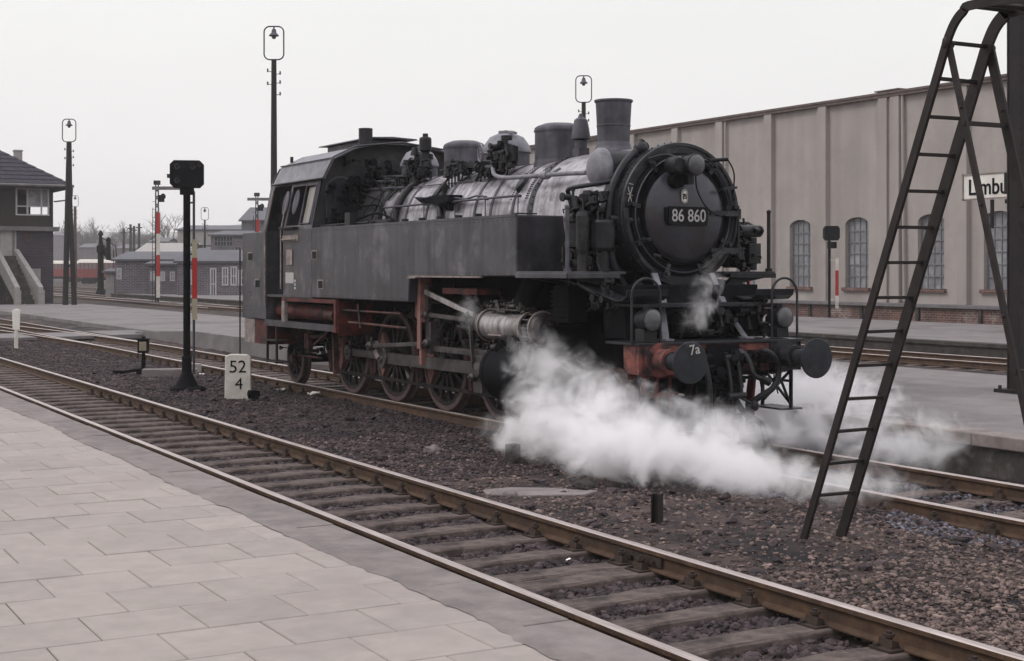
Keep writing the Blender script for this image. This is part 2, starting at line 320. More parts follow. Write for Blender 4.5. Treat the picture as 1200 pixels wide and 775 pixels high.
# ---------------------------------------------------------------- ground
T1, T2 = 5.283, 10.083                          # centre lines of the two near tracks (x)
def lat(ix, iy, seed):
    h = np.sin(ix*127.1 + iy*311.7 + seed*74.7)*43758.5453; return h - np.floor(h)
def vnoise(x, y, s, seed=0):
    x = x*s; y = y*s; xi = np.floor(x); yi = np.floor(y); fx = x-xi; fy = y-yi
    fx = fx*fx*(3-2*fx); fy = fy*fy*(3-2*fy)
    return ((lat(xi, yi, seed)*(1-fx)+lat(xi+1, yi, seed)*fx)*(1-fy) + (lat(xi, yi+1, seed)*(1-fx)+lat(xi+1, yi+1, seed)*fx)*fy) - .5
def sstep(a, b, x): t = np.clip((x-a)/(b-a), 0, 1); return t*t*(3-2*t)
def gh(x, y):
    x = np.asarray(x, float); y = np.asarray(y, float)
    h = -.085 + .05*vnoise(x, y, .5, 1) + .035*vnoise(x, y, 1.6, 2) + .022*vnoise(x, y, 5, 3) + .012*vnoise(x, y, 11, 4)
    # worn hollow towards the engine's track
    h = h - .05*sstep(7.2, 9.0, x)*(1-sstep(11.6, 12.5, x))
    for tc, dep in ((T1, .215), (T2, .185), (25.3, .2)):
        inside = 1-sstep(.74, .90, np.abs(x-tc))
        h = h*(1-inside) + (-dep + .03*vnoise(x, y, 6, 5) + .02*vnoise(x, y, 13, 6))*inside
    h = np.where(x < 4.5, np.minimum(h, -.18), h)
    h = h*np.where(x > 18.7, .5, 1) - np.where(x > 18.7, .1, 0)
    far = sstep(60, 120, np.hypot(x, y)); h = h*(1-far) - .16*far
    return h
def axis_lines(segs):
    out = []
    for a, b, d in segs: out += list(np.arange(a, b, d))
    return np.array(out + [segs[-1][1]])
gx = axis_lines([(-4500, -500, 800), (-500, -60, 55), (-60, 3, 9), (3, 4.4, .35), (4.4, 9.6, .07), (9.6, 12.2, .13), (12.2, 40, 1.4), (40, 120, 16), (120, 1000, 110), (1000, 4500, 700)])
gy = axis_lines([(-4500, -500, 800), (-500, -40, 50), (-40, 4, 5.5), (4, 24, .085), (24, 50, .25), (50, 90, 1), (90, 300, 15), (300, 1500, 150), (1500, 6500, 1000)])
GX, GY = np.meshgrid(gx, gy); GZ = gh(GX, GY)
vv = np.stack([GX.ravel(), GY.ravel(), GZ.ravel()], 1); nx, ny = len(gx), len(gy)
ii, jj = np.meshgrid(np.arange(nx-1), np.arange(ny-1)); k0 = (jj*nx+ii).ravel()
ff = np.stack([k0, k0+1, k0+nx+1, k0+nx], 1)
def np_mesh(name, v, f, mats, smooth=False):
    me = bpy.data.meshes.new(name); nf, c = f.shape
    me.vertices.add(len(v)); me.vertices.foreach_set('co', v.astype(np.float32).ravel())
    me.loops.add(nf*c); me.loops.foreach_set('vertex_index', f.astype(np.int32).ravel())
    me.polygons.add(nf); me.polygons.foreach_set('loop_start', np.arange(0, nf*c, c, dtype=np.int32))
    me.polygons.foreach_set('use_smooth', np.full(nf, smooth))
    me.update(calc_edges=True)
    for m in mats: me.materials.append(m)
    o = bpy.data.objects.new(name, me); COL.objects.link(o); return o
tag(np_mesh('ground', vv, ff, [M['ground']], True), kind='structure')

# loose stones: irregular twenty-faced lumps
t_ = (1+5**.5)/2
ICO = np.array([(-1,t_,0),(1,t_,0),(-1,-t_,0),(1,-t_,0),(0,-1,t_),(0,1,t_),(0,-1,-t_),(0,1,-t_),(t_,0,-1),(t_,0,1),(-t_,0,-1),(-t_,0,1)])/math.hypot(1, t_)
ICF = np.array([(0,11,5),(0,5,1),(0,1,7),(0,7,10),(0,10,11),(1,5,9),(5,11,4),(11,10,2),(10,7,6),(7,1,8),(3,9,4),(3,4,2),(3,2,6),(3,6,8),(3,8,9),(4,9,5),(2,4,11),(6,2,10),(8,6,7),(9,8,1)])
def scatter(name, x0, x1, y0, y1, n, r0, r1, m, label, sink=.35, mask=None, flat=.6, power=2.2):
    rg = np.random.default_rng(abs(hash(name)) % 1000 if False else len(name)*17+n % 97)
    x = rg.uniform(x0, x1, n); y = y0+(y1-y0)*rg.uniform(0, 1, n)**1.35
    if mask is not None: k = mask(x, y, rg); x, y = x[k], y[k]; n = len(x)
    r = r0+(r1-r0)*rg.uniform(0, 1, n)**power
    base = ICO[None]*(1+rg.uniform(-.32, .32, (n, 12, 1)))
    sc = rg.uniform(.65, 1.25, (n, 1, 3)); sc[:, :, 2] *= flat
    p = base*sc*r[:, None, None]
    a = rg.uniform(0, 2*PI, n); ca, sa = np.cos(a)[:, None], np.sin(a)[:, None]
    tl = rg.uniform(-.5, .5, n); ct, st = np.cos(tl)[:, None], np.sin(tl)[:, None]
    X, Y, Z = p[..., 0], p[..., 1], p[..., 2]; Y, Z = Y*ct-Z*st, Y*st+Z*ct; X, Y = X*ca-Y*sa, X*sa+Y*ca
    z = gh(x, y) + r*flat*(1-sink)*.6
    v = np.stack([X+x[:, None], Y+y[:, None], Z+z[:, None]], -1).reshape(-1, 3)
    f = (ICF[None]+(np.arange(n)*12)[:, None, None]).reshape(-1, 3)
    return tag(np_mesh(name, v, f, [m]), label, 'gravel', kind='stuff')
scatter('ballast', 4.55, 6.0, 4.3, 30, 26000, .012, .042, M['ballast'], 'dark coarse ballast filling the near track between its sleepers', flat=.75, power=1.3)
scatter('gravel', 6.06, 9.25, 5.5, 17, 52000, .005, .027, M['stone'], 'brown gravel strewn over the trodden strip between the two tracks', mask=lambda x, y, r: (r.uniform(0, 1, len(x)) < .25+1.3*np.clip(vnoise(x, y, .45, 9)+.32+(9-y)*.06, 0, 1)), power=2.5)
scatter('ballast_shoulder', 6.06, 9.25, 13, 45, 38000, .007, .030, M['ballast'], 'dark cinders spread between the two tracks beside the kilometre stone')
scatter('loose_lumps', 6.2, 9.2, 7.5, 30, 700, .018, .075, M['ballast'], 'scattered larger dark lumps of cinder and stone between the two tracks', flat=.55, power=3)
scatter('cinders', 8.7, 11.5, 6.0, 15.5, 42000, .006, .028, M['ash'], 'pale bluish cinders raked out on the track in front of the locomotive', mask=lambda x, y, r: r.uniform(0, 1, len(x)) < np.clip(vnoise(x, y, .8, 12)*2.2+.5-np.abs(x-9.2)*.1, 0, 1), power=1.5, flat=.8)
scatter('track_ballast', 8.9, 11.6, 7, 48, 26000, .012, .038, M['ballast'], 'sooty ballast under and beside the locomotive', flat=.7)

# ---------------------------------------------------------------- tracks
def rail_mb(path, h0=0.0):
    prof = [(-.0625, -.149), (.0625, -.149), (.0625, -.138), (.012, -.122), (.008, -.048), (.0335, -.036), (.0335, -.008), (.026, 0), (-.026, 0), (-.0335, -.008), (-.0335, -.036), (-.008, -.048), (-.012, -.122), (-.0625, -.138)]
    m = MB(); n = len(prof); vs = []; path = [Vector(p) for p in path]
    for i, p in enumerate(path):
        d = (path[min(i+1, len(path)-1)]-path[max(i-1, 0)]).normalized(); nrm = Vector((d.y, -d.x, 0))
        vs += [p + nrm*a + Vector((0, 0, b)) for a, b in prof]
    m.v = [tuple(v) for v in vs]
    for i in range(len(path)-1):
        for j in range(n):
            m.f.append([i*n+j, i*n+(j+1) % n, (i+1)*n+(j+1) % n, (i+1)*n+j]); m.sm.append(False); m.mi.append(1 if j in (6, 7, 8) else 0)
    m.f.append(list(range(n))[::-1]); m.f.append([len(path)*n-n+j for j in range(n)]); m.sm += [False]*2; m.mi += [0]*2
    return m
def sleeper_mb(seed, L=2.55, wd=.25):
    rg = random.Random(seed); m = MB(); n = 9; vs = []
    for i in range(n):
        x = -L/2+L*i/(n-1); dz = rg.uniform(-.006, .004); wv = wd/2*(1+rg.uniform(-.04, .04))
        vs += [(x, -wv, -.30), (x, -wv, -.165+dz), (x, -wv+.018, -.150+dz), (x, wv-.018, -.150+dz+rg.uniform(-.004, .004)), (x, wv, -.167+dz), (x, wv, -.30)]
    fs = [(i*6+j, (i+1)*6+j, (i+1)*6+(j+1) % 6, i*6+(j+1) % 6) for i in range(n-1) for j in range(6)] + [(0,1,2,3,4,5), tuple(len(vs)-6+j for j in range(6))[::-1]]
    m.add(vs, fs); return m
def chair_mb(x):
    m = MB(); m.box(x-.17, x+.17, -.085, .085, -.150, -.136)
    for sx in (-1, 1):
        m.prism([(x+sx*.062, -.136), (x+sx*.13, -.136), (x+sx*.12, -.085), (x+sx*.075, -.10)], 'y', -.055, .055)
        m.cyl((x+sx*.095, 0, -.10), (x+sx*.095, 0, -.045), .021, .017, n=8); m.cyl((x+sx*.095, 0, -.078), (x+sx*.095, 0, -.06), .034, n=6)
        m.cyl((x+sx*.15, .05, -.136), (x+sx*.15, .05, -.118), .018, n=6)
    return m
SLM = [sleeper_mb(i).build('sleeper', M['sleeper'], bevel=.006) for i in range(5)]
CHM = chair_mb(-.7535).build('rail_fastening', M['chair']); CHM2 = chair_mb(.7535).build('rail_fastening', M['chair'])
protos = SLM + [CHM, CHM2]
def add_sleeper(root, x, y, chairs=True, sx=1.0):
    s = random.choice(SLM).copy(); COL.objects.link(s); s.parent = root
    s.location = (x, y, random.uniform(-.004, .004)); s.rotation_euler = (0, 0, random.uniform(-.012, .012)); s.scale = (sx, random.uniform(.94, 1.08), 1)
    if chairs:
        for c in (CHM, CHM2):
            q = c.copy(); COL.objects.link(q); q.parent = s
    return s
tr1 = tag(empty('railway_track', (T1, 0, 0)), 'foreground railway track running along the paved platform, timber sleepers bare', 'railway track')
for sx in (-.7535, .7535):
    rail_mb([(sx, -14, 0), (sx, 170, 0)]).build('rail', [M['railweb'], M['railtop']], tr1)
ys = [8.97, 8.72]
y = 8.97
while y < 50: y += .64; ys.append(y)
y = 8.72
while y > 3.2: y -= .63; ys.append(y)
for i, y in enumerate(ys): add_sleeper(tr1, 0, y, y < 26)
m = MB(); random.seed(4)
for y in np.arange(50.6, 165, .65): m.box(-1.27, 1.27, y-.12, y+.12, -.3, -.155)
tag(m.build('sleeper_run', M['sleeper'], tr1), kind='stuff')
jm = MB()                                       # fishplates at the joint under the doubled sleepers
for sx in (-.7535, .7535):
    for q in (-1, 1):
        jm.nx().box(sx+q*.012, sx+q*.034, 8.55, 9.15, -.118, -.05)
        for b in (8.64, 8.78, 8.92, 9.06): jm.cyl((sx+q*.03, b, -.084), (sx+q*.056, b, -.084), .017, n=6)
build_each(jm, 'fishplate', M['chair'], tr1)

tr2 = tag(empty('railway_track', (T2, 0, 0)), 'railway track the steam locomotive stands on, cinders between its rails', 'railway track')
for sx in (-.7535, .7535):
    rail_mb([(sx, -14, 0), (sx, 170, 0)]).build('rail', [M['railweb'], M['railtop']], tr2)
for k in range(78):
    y = 5.2 + k*.65; add_sleeper(tr2, 0, y, y < 13 or 24 < y < 36)
m = MB()
for y in np.arange(56.2, 165, .65): m.box(-1.27, 1.27, y-.12, y+.12, -.3, -.156)
tag(m.build('sleeper_run', M['sleeper'], tr2), kind='stuff')
# crossover leaving the locomotive's track towards the near one
tr2b = tag(empty('crossover_track', (T2, 0, .004)), 'turnout curving off the locomotive track behind the boarded crossing', 'railway track')
for sx in (-.7535, .7535):
    pts = [(sx-(.0+max(0, y-36)**2/(2*190.0)) if y < 60 else sx-(24**2/380.0)-(y-60)*24/190.0, y, 0) for y in np.arange(37.5 if sx < 0 else 37.0, 92, 1.5)]
    rail_mb(pts).build('rail', [M['railweb'], M['railtop']], tr2b)

trf = []
def plain_track(x, y0, y1, label, n_sl=0, rz=0.0, x0=None):
    t = tag(empty('railway_track', (x, 0, 0), rz), label, 'railway track')
    for sx in (-.7535, .7535): rail_mb([(sx, y0, 0), (sx, y1, 0)]).build('rail', [M['railweb'], M['railtop']], t)
    m = MB()
    for y in np.arange(y0+.3, y1, .65): m.box(-1.27, 1.27, y-.12, y+.12, -.3, -.16)
    tag(m.build('sleeper_run', M['sleeper'], t), kind='stuff'); return t
plain_track(25.3, 10, 190, 'rusty railway track between the island platform and the narrow far platform')
plain_track(38.6, 20, 200, 'railway track close along the foot of the beige workshop wall')
plain_track(22.0, 75, 210, 'yard track passing in front of the low brick sheds', rz=-.03)
plain_track(18.2, 80, 230, 'yard track leading past the signal box towards the red railcars', rz=-.09)
plain_track(12.5, 84, 230, 'yard track running close beside the signal box', rz=-.055)

# ---------------------------------------------------------------- platforms
PH1 = .33
m = MB(); rows = 0; rg = random.Random(3)
yy = 2.2
while yy < 62:
    xo = 3.355 - (.25 if rows % 2 else 0.0); xx = xo; first = True
    if rows % 2:
        m_x1 = 3.355; x0_ = 3.355-.245
        xx = 3.355
        widths = [.25]
    else: widths = [.5]
    k = 0
    while xx > (-1.5 if yy < 8 else -3.0-.35*0) - (0 if yy > 16 else 0) and k < 24:
        wd = widths[0] if k == 0 else .5
        if rg.random() < .03 and k: wd = .5
        x1 = xx-.0025; x0_ = xx-wd+.0025; y0_, y1_ = yy+.0025, yy+.5-.0025
        z = PH1+rg.uniform(-.0025, .0025); c = .005
        ta, tb = rg.uniform(-.0018, .0018), rg.uniform(-.0018, .0018)
        v = [(x0_, y0_, PH1-.04), (x1, y0_, PH1-.04), (x1, y1_, PH1-.04), (x0_, y1_, PH1-.04),
             (x0_, y0_, z-c), (x1, y0_, z-c), (x1, y1_, z-c), (x0_, y1_, z-c),
             (x0_+c, y0_+c, z+ta), (x1-c, y0_+c, z+tb), (x1-c, y1_-c, z-ta), (x0_+c, y1_-c, z-tb)]
        m.add(v, [(0,1,5,4),(1,2,6,5),(2,3,7,6),(3,0,4,7),(4,5,9,8),(5,6,10,9),(6,7,11,10),(7,4,8,11),(8,9,10,11)])
        xx -= wd; k += 1
    yy += .5; rows += 1
tag(m.build('platform_paving', M['slab']), kind='structure')
m = MB(); m.box(-60, 3.355, -30, 62.2, -.4, PH1-.022); m.box(-60, -7.0, -30, 62.2, PH1-.022, PH1-.003); m.box(-60, 3.355, -30, 2.2, PH1-.022, PH1-.003)
tag(m.build('platform_bed', M['joint']), kind='structure')
m = MB(); y = -4.0
while y < 62:
    m.box(3.36, 3.68, y+.004, y+1.0-.004, -.12, PH1+.002+rg.uniform(-.003, .003)); y += 1.0
tag(m.build('platform_kerb', M['kerb'], bevel=.012), kind='structure')
m = MB(); n = 700; yy_ = np.linspace(2.0, 62, n); xl = 3.30 - .06*np.clip(vnoise(yy_*0+1, yy_, .9, 21)*2, 0, 1) - .03*np.abs(vnoise(yy_*0+3, yy_, 4, 22)) - .025*vnoise(yy_*0+5, yy_, 15, 23) - .03*(vnoise(np.floor(yy_*2), np.floor(yy_*2)*3, 1.7, 24))
vs = []
for a, b in zip(yy_, xl): vs += [(b, a, PH1+.0035), (3.40, a, PH1+.0075)]
m.add(vs, [(2*i, 2*i+1, 2*i+3, 2*i+2) for i in range(n-1)])
tag(m.build('platform_tar_strip', M['kerb']), kind='structure')
m = MB(); m.box(3.30, 3.64, -30, 62, -.4, -.12); tag(m.build('platform_wall', M['edgewall']), kind='structure')

# island platform: asphalt with pale edge stones over a sooty wall
m = MB()
def isl(y0, y1, h0, h1, x0=12.02, x1=18.6, n=10):
    for i in range(n):
        ya, yb = y0+(y1-y0)*i/n, y0+(y1-y0)*(i+1)/n; ha, hb = h0+(h1-h0)*i/n, h0+(h1-h0)*(i+1)/n
        m.add([(x0, ya, ha), (x1, ya, ha), (x1, yb, hb), (x0, yb, hb), (x0, ya, -.3), (x1, ya, -.3), (x1, yb, -.3), (x0, yb, -.3)],
              [(0,1,2,3), (0,3,7,4), (1,5,6,2), (0,4,5,1), (3,2,6,7)])
isl(-20, 40, .30, .30, n=1); isl(40, 46, .30, .06, n=6); isl(46, 86, .06, .04, x0=12.6, x1=19.6, n=4)
tag(m.build('island_platform', M['asphalt']), kind='structure')
m = MB(); y = 4.0
while y < 24: m.box(11.70, 12.018, y+.004, y+.996, .17, .303+rg.uniform(-.003, .004)); y += 1.0
tag(m.build('island_platform_kerb', M['coping'], bevel=.012), kind='structure')
m = MB(); m.box(11.76, 12.018, -20, 24, -.35, .17); tag(m.build('island_platform_wall', M['edgewall']), kind='structure')
# narrow far platform
m = MB(); m.box(27.0, 36.5, 5, 110, -.3, .25); tag(m.build('far_platform', M['asphalt']), kind='structure')
m = MB(); m.box(26.95, 27.0, 5, 110, -.25, .16); m.box(26.9, 27.3, 5, 110, .163, .253); tag(m.build('far_platform_kerb', M['edgewall']), kind='structure')
# boarded crossing at the platform end
m = MB()
for i in range(10):
    x0 = 6.4+i*.62
    if any(abs(x0+.31-(T2+sx)) < .45 for sx in (-.7535, .7535)): continue
    m.box(x0, x0+.6, 45.2+rg.uniform(-.1, .1), 48.4+rg.uniform(-.1, .1), -.1, -.012+rg.uniform(-.004, .004))
m.box(9.43, 10.73, 45.3, 48.3, -.1, -.008); m.box(11.0, 12.6, 45.0, 48.3, -.1, .02)
tag(m.build('boarded_crossing', M['asphalt']), kind='structure')
# ---------------------------------------------------------------- the locomotive (x across, y from the buffer beam backwards, z above rail)
LO = tag(empty('steam_locomotive', (T2, 13.16, 0)), 'black grimy steam tank locomotive with white number plate standing in its own steam', 'locomotive')
BC, BR = 2.68, .80                               # boiler centre height and radius
def part(mb, name, mt, parent=None, bevel=0, label=None):
    o = mb.build(name, mt, parent or LO, bevel=bevel)
    if label: o['label'] = label
    return o

# wheels -------------------------------------------------------------
def wheel(a, side, r, nsp, crank=None):
    m = MB(); ax = (side, 0, 0)                  # outer face points along side
    o = (side*.70, a, r)
    rim0 = r-.075
    m.lathe([(rim0, -.02), (rim0, .075), (rim0-.05, .075), (rim0-.06, .06), (rim0-.06, 0), (rim0-.05, -.02)], o, ax, 48, closed=True)
    hr = .17*r/.7 if r > .6 else .12
    m.lathe([(.01, .115), (hr*.62, .115), (hr*.62, .095), (hr, .09), (hr, -.05), (.01, -.05)], o, ax, 28)
    m.lathe([(.01, .135), (hr*.35, .135), (hr*.4, .115)], o, ax, 20)
    for k in range(nsp):
        t = 2*PI*(k+.5)/nsp; c, s_ = math.cos(t), math.sin(t); r0, r1 = hr*.9, rim0-.045
        w0, w1 = .034, .023
        vs = []
        for rr, ww, th in ((r0, w0, .035), (r1, w1, .024)):
            for p, q in ((-1, -1), (1, -1), (1, 1), (-1, 1)):
                vs.append((o[0]+side*(.03+q*th), a+c*rr-s_*ww*p, r+s_*rr+c*ww*p))
        m.add(vs, [(0,1,2,3), (7,6,5,4), (0,4,5,1), (1,5,6,2), (2,6,7,3), (3,7,4,0)])
    wo = part(m, 'driving_wheel' if r > .6 else 'carrying_wheel', M['wheel'])
    t = MB()
    t.lathe([(rim0, -.06), (r+.028, -.06), (r+.028, -.035), (r+.004, -.012), (r, 0), (r-.003, .072), (r-.012, .08), (rim0, .08)], o, ax, 56, closed=True)
    t.build('tyre', M['tyre'], wo)
    if crank:
        c_ = MB(); ca = math.atan2(0, -1)
        pin = (side*.70, a-.33, r)
        c_.lathe([(.01, .12), (.13, .12), (.15, .09), (.15, -.02)], pin, ax, 20)
        c_.prism([(a-.05, r-.14), (a-.36, r-.12), (a-.36, r+.12), (a-.05, r+.14)], 'x', side*.70, side*.80)
        c_.build('crank_web', M['wheel'], wo)
        cw = MB(); n = 12; pl = []               # balance weight opposite the crank, filling the rim
        for i in range(n+1): an = R(-38+76*i/n); pl.append((a+(rim0-.05)*math.cos(an), r+(rim0-.05)*math.sin(an)))
        pl += [(a+(rim0-.24)*math.cos(R(28)), r+(rim0-.24)*math.sin(R(28))), (a+(rim0-.24)*math.cos(R(-28)), r+(rim0-.24)*math.sin(R(-28)))]
        cw.prism(pl, 'x', side*.705, side*.79); cw.build('balance_weight', M['dustpink'], wo)
    return wo
AX = [3.756, 5.456, 7.156, 8.856]
for side in (-1, 1):
    for a in AX: wheel(a, side, .70, 13, True)
    for a in (1.156, 11.456): wheel(a, side, .425, 9)
m = MB()
for a in AX: m.nx().cyl((-.72, a, .7), (.72, a, .7), .09, n=14)
for a in (1.156, 11.456): m.nx().cyl((-.72, a, .425), (.72, a, .425), .07, n=12)
build_each(m, 'axle', M['sootblack'], LO)
m = MB()                                         # red axle-box caps on the carrying wheels
for a in (1.156, 11.456):
    for side in (-1, 1): m.nx().lathe([(.005, .06), (.075, .055), (.09, 0)], (side*.80, a, .425), (side, 0, 0), 18)
build_each(m, 'wheel_hub_cap', M['red'], LO)

# frames ---------------------------------------------------------------
m = MB()
for sx in (-.52, .52):
    m.prism([(.3, .80), (.3, 1.22), (1.0, 1.45), (2.2, 1.52), (9.2, 1.52), (10.3, 1.30), (12.3, 1.25), (12.3, .80), (11.9, .72), (10.6, .85), (9.7, .55), (2.9, .55), (2.2, .70), (.9, .72)], 'x', sx-.03, sx+.03)
for a in (1.9, 3.0, 4.6, 6.3, 8.0, 9.9, 12.2): m.box(-.49, .49, a-.03, a+.03, .6, 1.45)
m.box(-.49, .49, 3.1, 9.5, 1.42, 1.46)
part(m, 'main_frame', M['sootblack'])
m = MB(); m.box(-.75, .75, 3.2, 8.6, 1.50, 1.95); m.box(-.7, .7, 6.9, 8.75, 1.3, 2.4); m.box(-.62, .62, 7.0, 8.5, .78, 1.3)
part(m, 'ash_pan', M['sootblack'])
m = MB()                                         # springs and brake gear glimpsed between the wheels
for side in (-1, 1):
    for a in AX:
        m.nx()
        for q in range(7): m.box(side*.60-.045, side*.60+.045, a-.42+q*.05, a+.42-q*.05, 1.02+q*.014, 1.032+q*.014)
        m.cb((side*.60, a, 1.07), (.11, .11, .16)); m.cyl((side*.6, a-.42, 1.02), (side*.6, a-.42, .78), .018, n=6); m.cyl((side*.6, a+.42, 1.02), (side*.6, a+.42, .78), .018, n=6)
build_each(m, 'leaf_spring', M['black'], LO)
for side in (-1, 1):
    m = MB(); clutter(m, (side*.66, 6.4, 1.0), (.05, 3.2, .4), 150, 30+side, (.012, .04)); clutter(m, (side*.9, 10.2, .8), (.2, 1.2, .25), 50, 33+side, (.012, .03)); part(m, 'underframe_fittings', M['black'])
    for i, a in enumerate([4.60, 6.30, 8.00, 9.72]):
        m = MB(); pts = [(a-.02, .36), (a+.07, .36), (a+.11, .55), (a+.11, .78), (a+.04, 1.15), (a-.03, 1.15), (a+.02, .8), (a, .55)]
        m.prism(pts, 'x', side*.74, side*.80); m.prism([(a-.13, .40), (a-.02, .36), (a+.01, .72), (a-.09, .76), (a-.135, .60)], 'x', side*.70, side*.79)
        part(m, 'brake_hanger', M['dullred'])
    m = MB(); m.bar((side*.77, 3.4, .33), (side*.77, 9.8, .33), .03, .05); part(m, 'brake_rod', M['wheel'])

# cylinders and valve gear ----------------------------------------------
for side in (-1, 1):
    cx = side*1.17
    m = MB()
    m.lathe([(.01, 0), (.33, 0), (.355, .02), (.355, .07), (.34, .09), (.34, 1.12), (.355, 1.14), (.355, 1.20), (.30, 1.22), (.12, 1.23), (.12, 1.36), (.01, 1.36)], (cx, 1.80, .74), (0, 1, 0), 36)
    m.box(side*.60, cx, 1.92, 2.95, .50, 1.35)
    part(m, 'cylinder', M['sootblack'])
    m = MB(); vx = side*1.17
    m.lathe([(.16, 2.30), (.185, 2.30), (.185, 3.36), (.16, 3.36)], (vx, 0, 1.31), (0, 1, 0), 36)
    vc = part(m, 'valve_chest', M['silver'])
    m = MB()
    m.lathe([(.13, 2.10), (.13, 2.32)], (vx, 0, 1.31), (0, 1, 0), 28)
    m.lathe([(.01, 1.93), (.10, 1.93), (.17, 1.96), (.20, 2.0), (.20, 2.05), (.17, 2.07), (.13, 2.10)], (vx, 0, 1.31), (0, 1, 0), 32)
    for k in range(10):
        t = 2*PI*k/10; m.cyl((vx+.175*math.cos(t), 2.03, 1.31+.175*math.sin(t)), (vx+.175*math.cos(t), 2.26, 1.31+.175*math.sin(t)), .014, n=6)
    m.nx().lathe([(.12, 3.34), (.20, 3.36), (.20, 3.42), (.12, 3.46), (.09, 3.62), (.01, 3.62)], (vx, 0, 1.31), (0, 1, 0), 30)
    build_each(m, 'valve_chest_cover', M['steel'], vc)
    m = MB(); m.lathe([(.203, 2.27), (.203, 2.31), (.19, 2.312)], (vx, 0, 1.31), (0, 1, 0), 36); m.nx().lathe([(.205, 3.33), (.215, 3.35), (.205, 3.37)], (vx, 0, 1.31), (0, 1, 0), 36)
    m.nx().box(vx+side*.17, vx+side*.205, 2.70, 3.05, 1.195, 1.215)
    m.nx().lathe([(.186, 2.0), (.215, 2.0), (.215, 2.03), (.186, 2.03)], (vx, 0, 1.31), (0, 1, 0), 36, closed=True)
    build_each(m, 'valve_chest_band', M['palemetal'], vc)
    m = MB()                                     # lubricator pipes and drain cocks over the chest
    for a, hh in ((2.45, .10), (2.62, .14), (2.85, .09), (3.1, .12)):
        m.cyl((vx+side*.02, a, 1.48), (vx+side*.02, a, 1.48+hh), .03, n=8); m.cyl((vx-side*.1, a, 1.5+hh), (vx+side*.08, a, 1.5+hh), .022, n=8)
    m.tube(smooth_path([(vx, 2.45, 1.58), (vx+side*.06, 2.62, 1.62), (vx, 2.9, 1.6), (vx-side*.1, 3.2, 1.62), (vx-side*.2, 3.5, 1.75)]), .014, n=6)
    m.box(vx-.14, vx+.12, 2.35, 3.2, 1.515, 1.535)
    clutter(m, (vx+side*.02, 2.8, 1.54), (.12, .45, .05), 40, 21, (.010, .03)); m.build('lubrication_pipe', M['steel'], vc)
    m = MB(); clutter(m, (cx, 3.3, 1.1), (.12, .35, .3), 40, 22, (.012, .04)); clutter(m, (cx-side*.2, 4.3, 1.2), (.2, .7, .3), 46, 23, (.015, .04)); clutter(m, (cx, 2.4, 1.05), (.2, .5, .12), 40, 24, (.015, .05)); part(m, 'cylinder_fittings', M['black'])
    # steam pipe from smokebox down to chest
    m = MB(); m.tube(smooth_path([(side*.62, 2.35, 2.35), (side*.95, 2.4, 2.05), (side*1.12, 2.5, 1.7), (side*1.14, 2.55, 1.45)]), .13, n=16); part(m, 'steam_pipe', M['sootblack'])
    # drain cocks
    m = MB()
    for a in (1.9, 2.95):
        m.cyl((cx, a, .40), (cx, a, .26), .03, n=8); m.tube(smooth_path([(cx, a, .28), (cx+side*.02, a-.12, .2), (cx+side*.06, a-.35, .16)]), .018, n=6)
    part(m, 'drain_cock', M['steel'])
    # slide bar and crosshead
    m = MB(); m.bar((cx, 3.02, .93), (cx, 5.0, .93), .10, .075); m.box(cx-.10, cx+.05, 4.92, 5.02, .86, 1.30)
    part(m, 'slide_bar', M['steel'], bevel=.006)
    m = MB(); m.cyl((cx, 3.05, .74), (cx, 3.45, .74), .045, n=14); m.box(cx-.07, cx+.09, 3.38, 3.72, .66, .90); m.box(cx-.06, cx+.10, 3.35, 3.80, .87, .985)
    m.lathe([(.01, .12), (.10, .11), (.12, .06), (.12, -.02)], (cx, 3.55, .72), (side, 0, 0), 20); m.box(cx+side*.02, cx+side*.09, 3.42, 3.66, .42, .70)
    part(m, 'crosshead', M['steel'], bevel=.008)
    # rods
    def rod(name, a0, h0, a1, h1, x, hgt, th, e0, e1, mt):
        m = MB(); d = Vector((0, a1-a0, h1-h0)).normalized(); n_ = Vector((0, -d.z, d.y)); p0, p1 = Vector((x, a0, h0)), Vector((x, a1, h1))
        m.bar(p0, p1, th, hgt)
        for p, e in ((p0, e0), (p1, e1)):
            m.lathe([(e*.45, .07), (e, .065), (e+.012, .045), (e+.012, -.045), (e, -.065), (.01, -.065)], p, (side, 0, 0), 24)
            m.lathe([(.01, .10), (e*.38, .095), (e*.5, .06)], p, (side, 0, 0), 16)
            m.cyl(p+Vector((0, 0, e)), p+Vector((0, 0, e+.07)), .025, n=8)
        part(m, name, mt, bevel=.006)
    for a0, a1 in zip(AX[:-1], AX[1:]): rod('coupling_rod', a0-.33, .70, a1-.33, .70, side*.94, .115, .05, .11, .11, M['steel'])
    rod('connecting_rod', 3.55, .72, AX[2]-.33, .70, side*1.10, .17, .06, .11, .15, M['steel'])
    rod('eccentric_rod', AX[2]-.23, .88, 4.98, 1.0, side*1.27, .06, .035, .06, .055, M['steel'])
    m = MB(); m.bar((side*1.2, AX[2]-.33, .70), (side*1.24, AX[2]-.18, .93), .05, .09); m.lathe([(.01, .06), (.07, .055), (.075, -.05)], (side*1.23, AX[2]-.23, .88), (side, 0, 0), 16)
    part(m, 'return_crank', M['palemetal'], bevel=.006)
    rod('combination_lever', 3.62, .62, 3.74, 1.42, side*1.27, .05, .03, .045, .045, M['steel'])
    rod('radius_rod', 3.74, 1.36, 5.05, 1.40, side*1.25, .06, .03, .05, .05, M['steel'])
    m = MB()                                     # curved expansion link in its red bracket
    pl = [(5.02+.09*math.cos(R(t)), 1.40+.44*math.sin(R(t))) for t in range(-80, 81, 16)] + [(4.93+.06*math.cos(R(t)), 1.40+.40*math.sin(R(t))) for t in range(80, -81, -16)]
